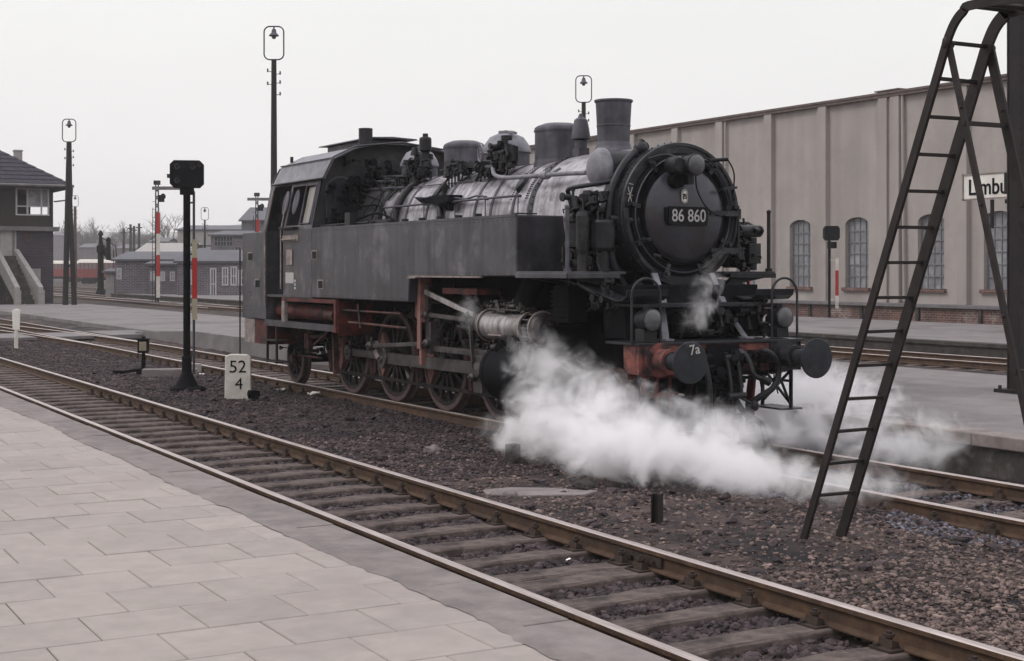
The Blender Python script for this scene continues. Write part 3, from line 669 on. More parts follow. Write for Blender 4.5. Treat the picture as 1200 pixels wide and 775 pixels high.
    m.prism(pl, 'x', side*1.22, side*1.28); part(m, 'expansion_link', M['steel'])
    m = MB(); m.box(side*1.18, side*1.36, 5.06, 5.16, .92, 1.90); m.prism([(5.19, 1.25), (5.42, 1.36), (5.42, 1.60), (5.19, 1.75)], 'x', side*1.20, side*1.27)
    m.box(side*.55, side*1.25, 5.20, 5.27, 1.55, 1.86); m.box(side*1.26, side*1.34, 5.06, 5.14, .70, 1.30)
    part(m, 'link_bracket', M['dustpink'], bevel=.006)
    m = MB(); m.box(side*.9, side*1.32, 3.45, 4.45, 1.70, 1.78); part(m, 'cross_stay', M['red'], bevel=.005)
    m = MB(); m.bar((side*1.3, 5.02, 1.72), (side*1.3, 4.0, 1.52), .035, .07); m.bar((side*1.3, 4.0, 1.52), (side*1.28, 3.6, 1.44), .035, .06); part(m, 'reversing_arm', M['silver'], bevel=.004)

# boiler ---------------------------------------------------------------------
m = MB(); m.lathe([(BR, 2.95), (BR, 7.72)], (0, 0, BC), (0, 1, 0), 72, sharp=False)
BOI = part(m, 'boiler', M['boiler'])
m = MB(); m.lathe([(BR, 7.70), (.84, 7.72), (.86, 7.78), (.86, 8.80)], (0, 0, BC), (0, 1, 0), 60, sharp=True); m.build('firebox_lagging', M['fbox'], BOI)
m = MB()
for a in (3.02, 3.45, 4.05, 4.52, 5.45, 6.05, 6.75, 7.30): m.nx().lathe([(BR+.001, -.03), (BR+.010, -.028), (BR+.010, .028), (BR+.001, .03)], (0, a, BC), (0, 1, 0), 72)
build_each(m, 'boiler_band', M['dome'], BOI)
m = MB(); rgb = random.Random(12)
for a in (3.12, 3.16, 3.55):
    for k in range(60):
        t = R(20+140*k/59); m.ell((BR*1.005*math.cos(t), a, BC+BR*1.005*math.sin(t)), (.012, .012, .012), 6, 4)
m.build('rivet', M['dome'], BOI)
m = MB()
for side in (-1, 1):                             # washout covers: oblong lids low on the shoulder
    t = R(180-37) if side < 0 else R(37); nr_ = Vector((math.cos(t), 0, math.sin(t))); tg = Vector((-math.sin(t), 0, math.cos(t))); c = nr_*BR+Vector((0, 3.42, BC)); rot = lambda v: None
    m.nx()
    vs = []
    for k in range(20):
        an = 2*PI*k/20; px_, py_ = .17*math.cos(an), .075*math.sin(an)
        vs.append((px_, py_))
    lo = [c+tg*p*.9+Vector((0, q, 0))-nr_*.01 for p, q in vs]; hi = [c+tg*p*.78+Vector((0, q*.86, 0))+nr_*.05 for p, q in vs]
    m.add(lo+hi, [(i, (i+1) % 20, 20+(i+1) % 20, 20+i) for i in range(20)]+[tuple(range(20, 40))], smooth=False)
build_each(m, 'washout_cover', M['smoke'], BOI)
# smokebox
SR = .835
m = MB(); m.lathe([(SR, 1.25), (SR, 2.95), (BR, 2.96)], (0, 0, BC), (0, 1, 0), 80, sharp=True); m.build('smokebox_barrel', M['boiler'], BOI)
m = MB(); m.lathe([(SR, .84), (SR, 1.25)], (0, 0, BC), (0, 1, 0), 80, sharp=True)
m.lathe([(SR+.012, .80), (SR+.012, .90), (SR, .905)], (0, 0, BC), (0, 1, 0), 80); m.lathe([(SR+.010, 2.86), (SR+.010, 2.96), (BR, 2.97)], (0, 0, BC), (0, 1, 0), 80)
m.prism([(-.5, 1.45), (-.5, 2.05), (-.8, 2.5), (.8, 2.5), (.5, 2.05), (.5, 1.45)], 'y', .98, 2.7)
SB = part(m, 'smokebox', M['smoke'])
m = MB()
for k in range(56):
    t = 2*PI*k/56
    for a in (.86, 2.90): m.ell(((SR+.014)*math.cos(t), a, BC+(SR+.014)*math.sin(t)), (.013, .013, .013), 6, 4)
m.build('rivet', M['smoke'], SB)
# front plate and door
m = MB()
m.lathe([(.70, .02), (.72, .0), (SR-.005, .0), (SR+.012, .012), (SR+.012, .05)], (0, .79, BC), (0, 1, 0), 80)
m.lathe([(SR-.03, -.018), (SR+.006, -.016), (SR+.014, .01)], (0, .79, BC), (0, 1, 0), 80)
m.build('smokebox_front_ring', M['smoke'], SB)
m = MB(); BCD = BC-.005
prof = [(.725, 0), (.725, -.035), (.70, -.05), (.655, -.05), (.645, -.04), (.575, -.045), (.56, -.075), (.50, -.105), (.40, -.14), (.28, -.165), (.14, -.18), (.001, -.184)]
m.lathe(prof[5:], (0, .79, BCD), (0, 1, 0), 80, sharp=False)
DOOR = m.build('smokebox_door', M['door'], SB)
m = MB(); m.lathe(prof[:5]+[(.63, -.015), (.59, -.015), (.582, -.075), (.57, -.08), (.562, -.07)], (0, .79, BCD), (0, 1, 0), 80); m.build('door_flange', M['sootblack'], DOOR)
m = MB(); m.lathe([(.672, -.048), (.682, -.064), (.694, -.048)], (0, .79, BCD), (0, 1, 0), 80); m.build('door_rim_highlight', M['dome'], SB)  # paler ring: the lit ridge of the flange is put into its colour
m = MB()                                         # door clamps and hinge straps
for t in (8, 52, 128, 172, 208, 250, 290, 332):
    m.nx(); t = R(t); c = Vector((.72*math.cos(t), .745, BCD+.72*math.sin(t))); d = Vector((math.cos(t), 0, math.sin(t)))
    m.bar(c-d*.10, c+d*.07, .05, .035, up=(0, 1, 0)); m.cyl(c+d*.02+Vector((0, -.06, 0)), c+d*.02+Vector((0, .03, 0)), .026, n=8)
build_each(m, 'door_clamp', M['smoke'], SB)
m = MB()
for hh in (-.42, .02): 
    m.bar((.42, .64, BCD+hh), (.80, .72, BCD+hh), .03, .06); m.cyl((.80, .73, BCD+hh-.06), (.80, .73, BCD+hh+.06), .035, n=10); m.bar((.30, .62, BCD+hh), (.44, .64, BCD+hh), .035, .045)
m.cyl((.80, .73, BCD-.5), (.80, .73, BCD+.12), .014, n=8)
m.build('door_hinge', M['smoke'], SB)
m = MB(); m.cyl((-.19, .66, BCD+.385), (-.19, .56, BCD+.385), .10, .085, n=24); m.build('door_boss', M['sootblack'], SB)
m = MB(); m.cyl((-.60, .72, BCD-.30), (-.56, .62, BCD-.30), .022, n=10); m.nx().cyl((-.46, .68, BCD-.48), (-.42, .60, BCD-.50), .022, n=8); m.nx().bar((.30, .60, BCD-.50), (.52, .64, BCD-.40), .03, .05); m.nx().bar((.46, .62, BCD+.30), (.68, .64, BCD+.33), .08, .03)
build_each(m, 'door_handle', M['smoke'], SB)
# number plate
m = MB(); m.box(-.325, .225, .575, .600, BCD-.135, BCD+.085); NP = m.build('number_plate', M['inkblack'], SB, bevel=.004)
m = MB()
for x0_, x1_ in ((-.35, -.326), (.226, .24)):
    m.box(x0_, x1_, .59, .66, BCD-.09, BCD+.07)
m.build('plate_bracket', M['sootblack'], NP)
lettering('86 860', .205, M['chalk'], NP, (-.045, .572, BCD-.027), (R(90), 0, 0), sx=.86, bold=.0005)
m = MB(); 
def stad(cx, cz, hw, hh, y0_, y1_, mm, n=8):
    pl = [(cx+hw*math.cos(R(a)), cz+hh-hw+hw*math.sin(R(a))) for a in np.linspace(0, 180, n)] + [(cx+hw*math.cos(R(a)), cz-hh+hw+hw*math.sin(R(a))) for a in np.linspace(180, 360, n)]
    mm.prism(pl, 'y', y0_, y1_)
stad(-.085, BCD+.205, .040, .082, .596, .61, m); EM = m.build('railway_emblem', M['white'], SB)
m = MB()
pl = [(-.085+.030*math.cos(R(a)), BCD+.205+.042*(1 if math.sin(R(a)) >= 0 else -1)+.030*math.sin(R(a))) for a in range(0, 360, 20)]
m.tube([(x, .594, z) for x, z in pl+pl[:1]], .004, n=4, caps=False)
lettering('DB', .055, M['inkblack'], EM, (-.085, .594, BCD+.205), (R(90), R(-90), 0), sx=.9, bold=.002)
m.build('emblem_outline', M['inkblack'], EM)
m = MB(); rgc = random.Random(5)                 # chalk scrawl on the door rim
for k in range(12):
    c = Vector((-.80-.01+rgc.uniform(-.005, .005), 1.25+rgc.uniform(-.10, .10), BC+.26+rgc.uniform(-.13, .13)))
m = MB()
for (x0_, z0_, x1_, z1_) in ((-.76, .30, -.70, .10), (-.70, .30, -.76, .12), (-.77, .22, -.69, .20), (-.75, .34, -.69, .33)):
    m.bar((x0_, .775, BC+z0_), (x1_, .775, BC+z1_), .008, .008)
m.build('chalk_mark', M['chalk'], SB)

# chimney, preheater, bell
m = MB(); m.lathe([(.33, 3.44), (.27, 3.50), (.225, 3.58), (.205, 3.64), (.212, 3.85), (.228, 4.13), (.245, 4.15), (.245, 4.17), (.20, 4.17), (.19, 3.6)], (0, 2.24, 0), (0, 0, 1), 40)
m.lathe([(.213, 3.83), (.217, 3.845), (.214, 3.86)], (0, 2.24, 0), (0, 0, 1), 40)
part(m, 'chimney', M['dome'])
m = MB(); m.lathe([(.001, -.82), (.08, -.815), (.16, -.80), (.205, -.77), (.222, -.72), (.222, .72), (.205, .77), (.16, .80), (.001, .82)], (0, 1.42, 3.235), (1, 0, 0), 40, sharp=False)
PRE = part(m, 'feedwater_heater', M['smoke'])
m = MB(); m.lathe([(.001, .845), (.09, .842), (.16, .825), (.205, .79), (.235, .75), (.245, .74), (.245, .70)], (0, 1.42, 3.235), (-1, 0, 0), 40, sharp=False)
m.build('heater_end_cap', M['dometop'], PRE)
m = MB(); m.lathe([(.085, 3.58), (.085, 3.70), (.065, 3.72)], (-.12, 2.83, 0), (0, 0, 1), 20); m.lathe([(.125, 3.72), (.12, 3.78), (.10, 3.90), (.085, 3.97), (.04, 4.0), (.02, 4.05), (.001, 4.05)], (-.12, 2.83, 0), (0, 0, 1), 24); m.box(-.2, -.04, 2.75, 2.91, 3.44, 3.60)
part(m, 'bell', M['dome'])

# domes on the boiler
def dome(a, r, top, kind, mt=M['dome']):
    m = MB()
    if kind == 'flat': prof = [(r+.07, 3.34), (r+.02, 3.42), (r, 3.50), (r, top-.10)]; lid = [(r+.006, top-.11), (r+.006, top-.075), (r-.03, top-.045), (r*.6, top-.01), (.001, top)]
    else: prof = [(r+.06, 3.34), (r+.01, 3.42), (r-.01, 3.50), (r-.01, top-.27)]; lid = [(r+.012, top-.28), (r+.012, top-.25), (r*.93, top-.17), (r*.72, top-.07), (r*.4, top-.02), (.001, top-.01)]
    m.lathe(prof, (0, a, 0), (0, 0, 1), 44)
    o = part(m, {'flat': 'steam_dome', 'round': 'sandbox'}[kind], mt)
    l = MB(); l.lathe(lid, (0, a, 0), (0, 0, 1), 44, sharp=False); l.lathe([(r+.014, lid[0][1]-.012), (r+.014, lid[0][1]+.006)], (0, a, 0), (0, 0, 1), 44)
    if kind == 'round':
        l.lathe([(.10, top-.03), (.12, top-.01), (.12, top+.02), (.001, top+.025)], (0, a, 0), (0, 0, 1), 20); l.bar((-.02, a, top+.02), (-.02, a-.3, top-.03), .04, .03)
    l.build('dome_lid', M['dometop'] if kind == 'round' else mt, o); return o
dome(3.58, .325, 4.0, 'flat'); dome(5.03, .34, 3.99, 'round'); dome(6.35, .31, 3.98, 'flat'); dome(7.92, .30, 3.97, 'round')
# safety valves, feed valves, whistles, regulator rods
m = MB()
m.cyl((-.35, 6.95, 3.45), (-.35, 6.95, 3.72), .07, n=14); m.cyl((-.35, 6.95, 3.72), (-.35, 6.95, 3.80), .11, n=14)
m.lathe([(.001, 4.12), (.04, 4.12), (.045, 4.07), (.085, 4.06), (.095, 4.03), (.095, 3.86), (.07, 3.84), (.05, 3.76)], (-.35, 6.98, 0), (0, 0, 1), 18)
m.cyl((-.35, 6.95, 3.62), (-.35, 7.45, 3.60), .05, n=10); m.cyl((-.38, 7.2, 3.45), (-.38, 7.2, 3.85), .05, n=10); m.cyl((-.42, 7.2, 3.80), (-.42, 7.2, 3.92), .075, .05, n=12)
m.cyl((-.5, 6.8, 3.52), (-.3, 7.3, 3.56), .06, n=10); m.box(-.5, -.3, 6.9, 7.7, 3.44, 3.5); clutter(m, (-.46, 7.1, 3.55), (.14, .35, .16), 34, 5); clutter(m, (-.45, 7.6, 3.40), (.12, .5, .08), 22, 6)
part(m, 'safety_valve', M['black'])
m = MB()                                         # turret of valves between dome and sandbox
m.cyl((-.46, 4.35, 3.30), (-.46, 4.35, 3.80), .06, n=12); m.cyl((-.46, 4.0, 3.62), (-.46, 4.65, 3.62), .06, n=12); m.cyl((-.30, 4.35, 3.70), (-.62, 4.35, 3.70), .05, n=10)
m.cyl((-.46, 4.02, 3.50), (-.46, 4.02, 3.70), .075, n=12); clutter(m, (-.48, 4.3, 3.58), (.12, .34, .16), 40, 7); m.cyl((-.46, 4.2, 3.8), (-.46, 4.2, 3.86), .08, n=10); m.cyl((-.56, 4.62, 3.42), (-.56, 4.32, 3.42), .055, n=10); clutter(m, (-.58, 4.45, 3.40), (.08, .18, .07), 14, 8, (.02, .05)); m.cyl((-.60, 4.62, 3.42), (-.68, 4.70, 3.26), .03, n=8)
FV = part(m, 'feed_valve', M['black'])
m = MB(); 
c = Vector((-.56, 4.78, 3.66))
m.tube([c+Vector((0, .10*math.cos(R(t))*.3, 0))+Vector((.10*math.cos(R(t))*.3, .095*math.cos(R(t)), .12*math.sin(R(t)))) for t in range(0, 361, 24)], .013, n=6, caps=False)
for t in (0, 60, 120): m.cyl(c+Vector((.03*math.cos(R(t)), .095*math.cos(R(t)), .12*math.sin(R(t)))), c-Vector((.03*math.cos(R(t)), .095*math.cos(R(t)), .12*math.sin(R(t)))), .008, n=5)
m.cyl(c, c+Vector((.08, -.18, -.02)), .018, n=8); m.build('hand_wheel', M['dometop'], FV)
m = MB(); m.box(-.62, -.44, 5.35, 5.62, 3.45, 3.58); m.box(-.56, -.30, 4.95, 5.35, 3.47, 3.56); m.box(-.66, -.44, 5.50, 5.72, 3.52, 3.60)
for k in range(4): m.cyl((-.64+.05*k, 5.6, 3.2), (-.64+.05*k, 5.6, 3.5), .012, n=6)
m.cyl((-.60, 5.62, 3.4), (-.88, 5.70, 3.0), .02, n=6)
clutter(m, (-.56, 5.45, 3.50), (.12, .25, .08), 24, 9); part(m, 'lubricator', M['black'])
m = MB()                                         # sander gear lying on the boiler shoulder
m.prism([(5.1, 3.02), (5.5, 3.10), (6.05, 3.06), (6.25, 3.10), (6.0, 3.0), (5.5, 2.98), (5.2, 2.94)], 'x', -.90, -.66); m.box(-.92, -.70, 5.05, 5.30, 2.98, 3.08); m.cyl((-.84, 5.15, 2.98), (-.84, 5.15, 2.86), .05, n=8); m.cyl((-.84, 5.45, 2.96), (-.80, 5.30, 2.90), .04, n=8)
part(m, 'sander_valve', M['sootblack'], bevel=.006)
m = MB()                                         # sand pipes curving down the boiler side
def onb(a, deg, off=.03): t = R(deg); return (-(BR+off)*math.cos(t), a, BC+(BR+off)*math.sin(t))
m.tube([onb(5.75-.02*k, 42-2.5*k, .04) for k in range(18)], .055, n=10)
m.nx().tube([onb(7.0+(.0 if k < 3 else .04), 58-3.3*k, .045) for k in range(18)], .045, n=10)
m.nx().tube([onb(7.55+.05*k, 62-4*k, .04) for k in range(14)], .03, n=8); m.nx().tube([onb(7.70+.05*k, 60-4*k, .05) for k in range(13)], .035, n=8); m.nx().tube([onb(7.40+.03*k, 60-4*k, .03) for k in range(8)], .02, n=8)
build_each(m, 'sand_pipe', M['black'], LO)
m = MB()
m.tube(smooth_path([(-.62, 4.30, 3.42), (-.74, 4.02, 3.30), (-.80, 3.6, 3.24), (-.82, 2.9, 3.22), (-.80, 2.2, 3.21), (-.72, 1.75, 3.20)]), .03, n=10)
m.cyl((-.81, 2.62, 3.215), (-.81, 2.50, 3.215), .055, n=10); m.cyl((-.80, 2.5, 3.215), (-.66, 2.45, 3.3), .02, n=6)
part(m, 'feed_pipe', M['dometop'])
m = MB()                                         # handrail with stanchions and oil lines
m.tube([(-.845, a, 2.985) for a in (3.15, 5, 7.6)], .016, n=8)
for a in (3.2, 4.1, 5.0, 6.0, 7.0, 7.5): m.cyl((-.80, a, 2.98), (-.86, a, 2.985), .02, n=8); m.cyl((-.845, a, 2.985), (-.85, a, 2.72), .008, n=6)
m.tube([(-.83, a, 3.02+.015*math.sin(a*9)) for a in np.arange(4.1, 5.3, .08)], .014, n=6)
m.tube([(-.56, 3.3, 3.27), (-.56, 8.8, 3.30)], .010, n=6); m.tube([(-.46, 7.2, 3.40), (-.52, 8.9, 3.48)], .020, n=6); m.tube([(-.60, 7.2, 3.30), (-.62, 8.9, 3.34)], .014, n=6); m.tube([(-.40, 7.5, 3.50), (-.40, 8.9, 3.56)], .014, n=6)
part(m, 'boiler_handrail', M['dome'])

# side tanks -------------------------------------------------------------------
for side in (-1, 1):
    xo, xi = side*1.50, side*.80
    m = MB()
    poly = [(2.09, 1.945), (2.09, 2.69), (8.80, 2.69), (8.80, 1.575), (5.16, 1.575), (5.11, 1.925)]
    m.prism(poly[::-1] if side < 0 else poly, 'x', min(xo, xi), max(xo, xi))
    tk = part(m, 'water_tank', M['tank'], bevel=.018)
    m = MB(); e = side*.006
    m.box(xo-.01, xo+.012, 2.09, 8.79, 2.668, 2.70); m.box(side*1.20-.0, side*1.5, 2.10, 2.16, 2.70, 2.715)
    m.build('tank_edge_strip', M['tank'], tk)
    m = MB()
    for k in range(54):
        a = 2.2+6.5*k/53; m.ell((xo+side*.002, a, 2.63), (.007, .007, .007), 6, 4)
        if a < 5.05: m.ell((xo+side*.002, a, 1.985), (.007, .007, .007), 6, 4)
        if a > 5.2: m.ell((xo+side*.002, a, 1.62), (.007, .007, .007), 6, 4)
    for a in (3.78, 5.12, 6.9):
        for k in range(12): m.ell((xo+side*.002, a, 2.02+.05*k), (.007, .007, .007), 6, 4)
    m.build('rivet', M['tank'], tk)
    m = MB(); m.box(xo-.014, xo+.030, 2.98, 5.13, 1.922, 1.943)
    m.box(side*1.3, xo+side*.02, 4.9, 5.14, 1.905, 1.925); m.build('tank_bottom_angle', M['palemetal'], tk)
    # foot holes: flat black plates carry the shade of the holes, pale rim
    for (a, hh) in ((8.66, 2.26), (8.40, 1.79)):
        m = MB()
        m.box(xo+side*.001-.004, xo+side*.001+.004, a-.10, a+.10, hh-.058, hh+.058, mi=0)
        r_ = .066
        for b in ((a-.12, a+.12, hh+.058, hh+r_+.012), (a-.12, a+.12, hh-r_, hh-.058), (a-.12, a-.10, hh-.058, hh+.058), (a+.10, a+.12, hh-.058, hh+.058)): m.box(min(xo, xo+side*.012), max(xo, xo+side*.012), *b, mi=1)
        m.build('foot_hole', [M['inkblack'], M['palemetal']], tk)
    m = MB(); rgt = random.Random(8)             # litter and filler gear on the tank top
    for k in range(7): 
        a = 3.2+k*.55; m.cyl((side*1.43, a, 2.70), (side*1.43, a, 2.74), .05, n=10)
    m.box(side*1.40-.03, side*1.40+.03, 5.9, 6.6, 2.695, 2.76); m.box(side*1.4-.05, side*1.4+.05, 7.35, 7.55, 2.695, 2.90)
    m.tube([(side*1.38, a, 2.735) for a in (6.8, 8.75)], .014, n=6); m.box(side*1.20, side*1.44, 7.9, 8.6, 2.695, 2.72)
    m.build('tank_top_fitting', M['black'], tk)

# running boards and front steps -----------------------------------------------------
for side in (-1, 1):
    m = MB(); m.box(min(side*1.50, side*.7), max(side*1.50, side*.7), .90, 2.085, 1.975, 2.005); m.box(side*1.50-.02, side*1.50+.02, .90, 2.085, 1.925, 1.985); m.box(min(side*1.5, side*.8), max(side*1.5, side*.8), .88, .92, 1.925, 1.985)
    part(m, 'running_board', M['tank'] if side < 0 else M['black'], bevel=.006)
    m = MB(); m.cyl((side*1.46, .97, 2.0), (side*1.46, .97, 2.74), .024, n=10); m.ell((side*1.46, .97, 2.74), (.03, .03, .03), 10, 6); m.cyl((side*1.46, .97, 2.0), (side*1.46, .97, 2.04), .045, n=8)
    part(m, 'handrail_post', M['dome'] if side < 0 else M['black'])
    m = MB(); m.prism([(side*1.45, 1.93), (side*.9, 1.93), (side*.72, 1.72), (side*.9, 1.80), (side*1.1, 1.87)], 'y', 1.0, 1.04); m.nx().prism([(side*1.45, 1.93), (side*.9, 1.93), (side*.72, 1.72), (side*.9, 1.80), (side*1.1, 1.87)], 'y', 1.9, 1.94)
    build_each(m, 'board_bracket', M['black'], LO)
# curved splash plate beneath the smokebox on each side
for side in (-1, 1):
    m = MB(); ln = [(.16, 1.80), (.18, 1.73), (.26, 1.68), (.40, 1.67), (.7, 1.74), (1.1, 1.84), (1.6, 1.90)]
    m.sheet(ln, 'x', min(side*.62, side*1.18), max(side*.62, side*1.18), .012); part(m, 'splash_plate', M['smoke'])
m = MB(); m.box(-1.05, .75, .30, .62, 1.615, 1.64); m.box(-1.05, .75, .29, .31, 1.60, 1.645); part(m, 'front_footboard', M['smoke'], bevel=.004)
m = MB()
for x0_, x1_ in ((-.42, -.58), (.40, .56)):
    m.nx()
    m.bar((x0_, .74, 1.98), (x0_*1.04, .52, 1.64), .075, .03); m.bar((x0_*1.06, .55, 1.62), (x1_, .28, 1.23), .075, .03); m.box(x1_-.06, x1_+.06, .2, .36, 1.225, 1.245)
build_each(m, 'smokebox_stay', M['dometop'], LO)
m = MB(); m.box(-.95, .95, .55, 1.0, 1.24, 1.85); m.box(-.55, .55, .95, 2.2, 1.3, 2.0); m.cyl((-.3, .42, 1.42), (-.3, .6, 1.42), .11, n=16); m.cyl((.82, .5, 1.42), (.82, .8, 1.42), .13, n=18); m.box(.60, .95, .45, .7, 1.24, 1.55)
part(m, 'saddle', M['sootblack'], bevel=.01)
m = MB(); clutter(m, (-.9, 1.2, 1.75), (.3, .7, .15), 40, 13, (.02, .05)); clutter(m, (.3, .45, 1.45), (.7, .12, .16), 46, 14, (.015, .045)); clutter(m, (.85, .6, 1.5), (.2, .2, .2), 24, 15); clutter(m, (1.1, 1.0, 2.3), (.16, .12, .3), 26, 16); part(m, 'pipe_fittings', M['black'])
m = MB(); clutter(m, (-.95, 8.6, 2.95), (.35, .16, .45), 60, 17, (.012, .04)); clutter(m, (-.5, 8.6, 3.55), (.5, .14, .25), 50, 18, (.012, .04))
for k in (0, 3, 5, 8): m.tube(smooth_path([(-.55-.05*k, 8.75, 3.6-.09*k), (-.60-.05*k, 8.3, 3.45-.08*k), (-.72-.03*k, 7.8-.05*k, 3.22-.04*k), (-.90, 7.7-.1*k, 2.9-.02*k), (-1.0-.02*k, 7.6-.1*k, 2.72)]), .012+.004*(k % 3), n=6)
part(m, 'cab_front_pipework', M['sootblack'])
m = MB()
for k in range(7): m.box(-1.22, -.92, 1.35, 1.75, 1.42+k*.055, 1.445+k*.055)
m.box(-1.2, -.94, 1.37, 1.73, 1.40, 1.84); part(m, 'cooler_grille', M['sootblack'])

# compound air pump ------------------------------------------------------------------
m = MB(); px_, pa = -1.08, 1.28
for dx, r_ in ((0, .17), (0, .17)): pass
m.lathe([(.001, 2.68), (.15, 2.68), (.20, 2.64), (.20, 2.59), (.18, 2.57), (.18, 2.36), (.20, 2.35), (.20, 2.29), (.10, 2.27), (.08, 2.16), (.11, 2.15), (.18, 2.14), (.18, 2.10), (.17, 2.09), (.17, 1.99), (.19, 1.98), (.19, 1.93)], (px_, pa, 0), (0, 0, 1), 28)
for k in range(6): m.lathe([(.17, 1.99+.02*k), (.19, 1.995+.02*k), (.17, 2.0+.02*k)], (px_, pa, 0), (0, 0, 1), 24)
m.lathe([(.001, 2.70), (.06, 2.69), (.075, 2.64), (.075, 2.26), (.06, 2.2), (.06, 2.0)], (px_-.16, pa-.28, 0), (0, 0, 1), 20)
m.lathe([(.001, 2.95), (.05, 2.95), (.065, 2.9), (.065, 2.78), (.10, 2.76), (.10, 2.70), (.06, 2.66)], (px_+.02, pa-.1, 0), (0, 0, 1), 20)
m.cyl((px_-.12, pa-.1, 2.84), (px_+.14, pa-.1, 2.84), .035, n=10); m.cyl((px_, pa-.25, 2.80), (px_, pa+.1, 2.80), .03, n=10); m.box(px_+.1, px_+.3, pa-.1, pa+.1, 2.1, 2.6)
clutter(m, (px_-.02, pa-.1, 2.78), (.17, .22, .14), 34, 10); clutter(m, (px_, pa-.1, 2.10), (.2, .25, .12), 26, 11); clutter(m, (px_+.22, pa, 2.4), (.12, .3, .35), 30, 12)
m.lathe([(.001, 2.60), (.12, 2.60), (.14, 2.57), (.14, 2.28), (.12, 2.25), (.07, 2.24), (.07, 2.0)], (px_+.10, pa-.32, 0), (0, 0, 1), 22)
PU = part(m, 'air_pump', M['black'])
m = MB()
m.tube(smooth_path([(px_-.02, pa+.12, 2.66), (px_-.06, pa+.18, 2.90), (px_-.08, pa+.12, 2.98), (px_+.08, pa-.1, 3.02), (px_+.3, pa-.2, 3.06)]), .028, n=8)
m.tube(smooth_path([(px_-.1, pa-.15, 2.0), (px_-.2, pa-.3, 1.85), (px_, pa-.5, 1.7)]), .02, n=8); m.tube(smooth_path([(px_+.05, pa-.28, 2.7), (px_+.02, pa-.32, 2.45), (px_+.02, pa-.32, 2.1), (px_+.1, pa-.4, 1.9)]), .018, n=8)
m.build('pump_pipe', M['smoke'], PU)
m = MB(); m.lathe([(.001, 2.62), (.10, 2.61), (.14, 2.56), (.14, 2.12), (.10, 2.07), (.001, 2.06)], (1.15, 1.4, 0), (0, 0, 1), 24); m.box(1.0, 1.3, 1.15, 1.3, 2.05, 2.62); m.cyl((1.0, .98, 2.50), (1.32, .98, 2.50), .075, n=16); m.cyl((1.22, .98, 2.42), (1.22, .98, 2.02), .05, n=10); m.box(1.12, 1.3, .92, 1.1, 2.1, 2.35); part(m, 'feed_pump', M['black'], bevel=.006)
# thick exhaust pipe sweeping round the smokebox with its flanges
m = MB()
rr = SR+.055
pts = [(-(rr)*math.cos(R(t)), .98+.0*t, BC+rr*math.sin(R(t))) for t in range(66, -2, -6)] + [(-(rr)+.005, .98, BC-.25), (-(rr)+.03, .98, BC-.5), (-(rr)+.12, .98, BC-.72), (-.62, .98, BC-.92)]
m.tube(pts, .048, n=14); part(m, 'exhaust_pipe', M['smoke'])
m = MB()
for t, rad in ((-5, .09), (-9, .09), (-26, .08)):
    c = Vector((-(rr)+.004, .98, BC+t*.016)); m.cyl(c-Vector((0, 0, .014)), c+Vector((0, 0, .014)), rad, n=14)
c = Vector((-rr*math.cos(R(60)), .98, BC+rr*math.sin(R(60)))); m.ell(c, (.09, .09, .09), 12, 8); m.cyl(c-Vector((.06, 0, .1)), c+Vector((.02, 0, .1)), .04, n=8)
m.cyl((-.70, .86, BC-.06), (-.93, .90, BC-.06), .035, n=10); m.cyl((-.62, .78, BC-.085), (-.80, .80, BC-.085), .045, n=10)
part(m, 'pipe_flange', M['smoke'])
m = MB(); m.tube([(-(SR-.04)*math.cos(R(t)), .77, BC+(SR-.04)*math.sin(R(t))) for t in range(4, -62, -6)], .038, n=12); m.nx().tube(smooth_path([(-.50, .74, 3.31), (-.3, .66, 3.36), (-.1, .6, 3.30), (.02, .5, 3.28), (.12, .46, 3.3)], 5), .016, n=6); build_each(m, 'oil_pipe', M['smoke'], LO)
m = MB()
m.tube(smooth_path([(.08, .50, 3.27), (.26, .52, 3.31), (.46, .55, 3.33), (.58, .62, 3.30), (.68, .66, 3.17), (.70, .70, 2.95), (.62, .64, 2.78), (.38, .50, 2.66), (.12, .44, 2.74), (-.04, .42, 2.95), (-.06, .42, 3.15)], 6), .010, n=6)
m.cyl((.20, .52, 3.30), (.50, .56, 3.33), .022, n=8); part(m, 'lamp_cable', M['inkblack'])

# headlights -------------------------------------------------------------------------------
def headlight(x, a, hh, tall):
    m = MB(); m.lathe([(.001, .26), (.06, .25), (.105, .20), (.118, .12), (.118, .02), (.128, .02), (.128, -.01), (.115, -.02)], (x, a, hh), (0, 1, 0), 28)
    if tall: m.box(x-.085, x+.085, a+.03, a+.20, hh-.24, hh-.10)
    else: m.cyl((x-.02, a+.12, hh), (x-.2, a+.25, hh+.02), .05, n=10); m.lathe([(.001, .02), (.08, .02), (.10, .05), (.10, .20), (.06, .24)], (x-.17, a+.05, hh-.0), (0, 1, 0), 18); m.box(x-.03, x+.05, a+.1, a+.22, hh-.22, hh-.08)
    m.cyl((x, a+.10, hh+.11), (x, a+.10, hh+.15), .045, n=10)
    h = part(m, 'headlight', M['black'])
    m = MB(); m.lathe([(.115, -.018), (.09, -.045), (.05, -.062), (.001, -.068)], (x, a, hh), (0, 1, 0), 28, sharp=False); m.build('lamp_glass', M['lens'], h); return h
headlight(-.95, .02, 1.47, True); headlight(1.0, .12, 1.47, True); headlight(-.09, .38, 3.235, False)
for x in (-1.0, 1.0):                            # hooped grab rails over the lamps
    m = MB(); a0 = .06 if x < 0 else .12; hx = .19
    pts = [(x-hx, a0, 1.2)] + [(x+hx*math.cos(R(t)), a0, 1.74+.19*math.sin(R(t))) for t in range(180, -1, -15)] + [(x+hx, a0, 1.2)]
    m.tube(pts, .015, n=8); part(m, 'grab_rail', M['smoke'])
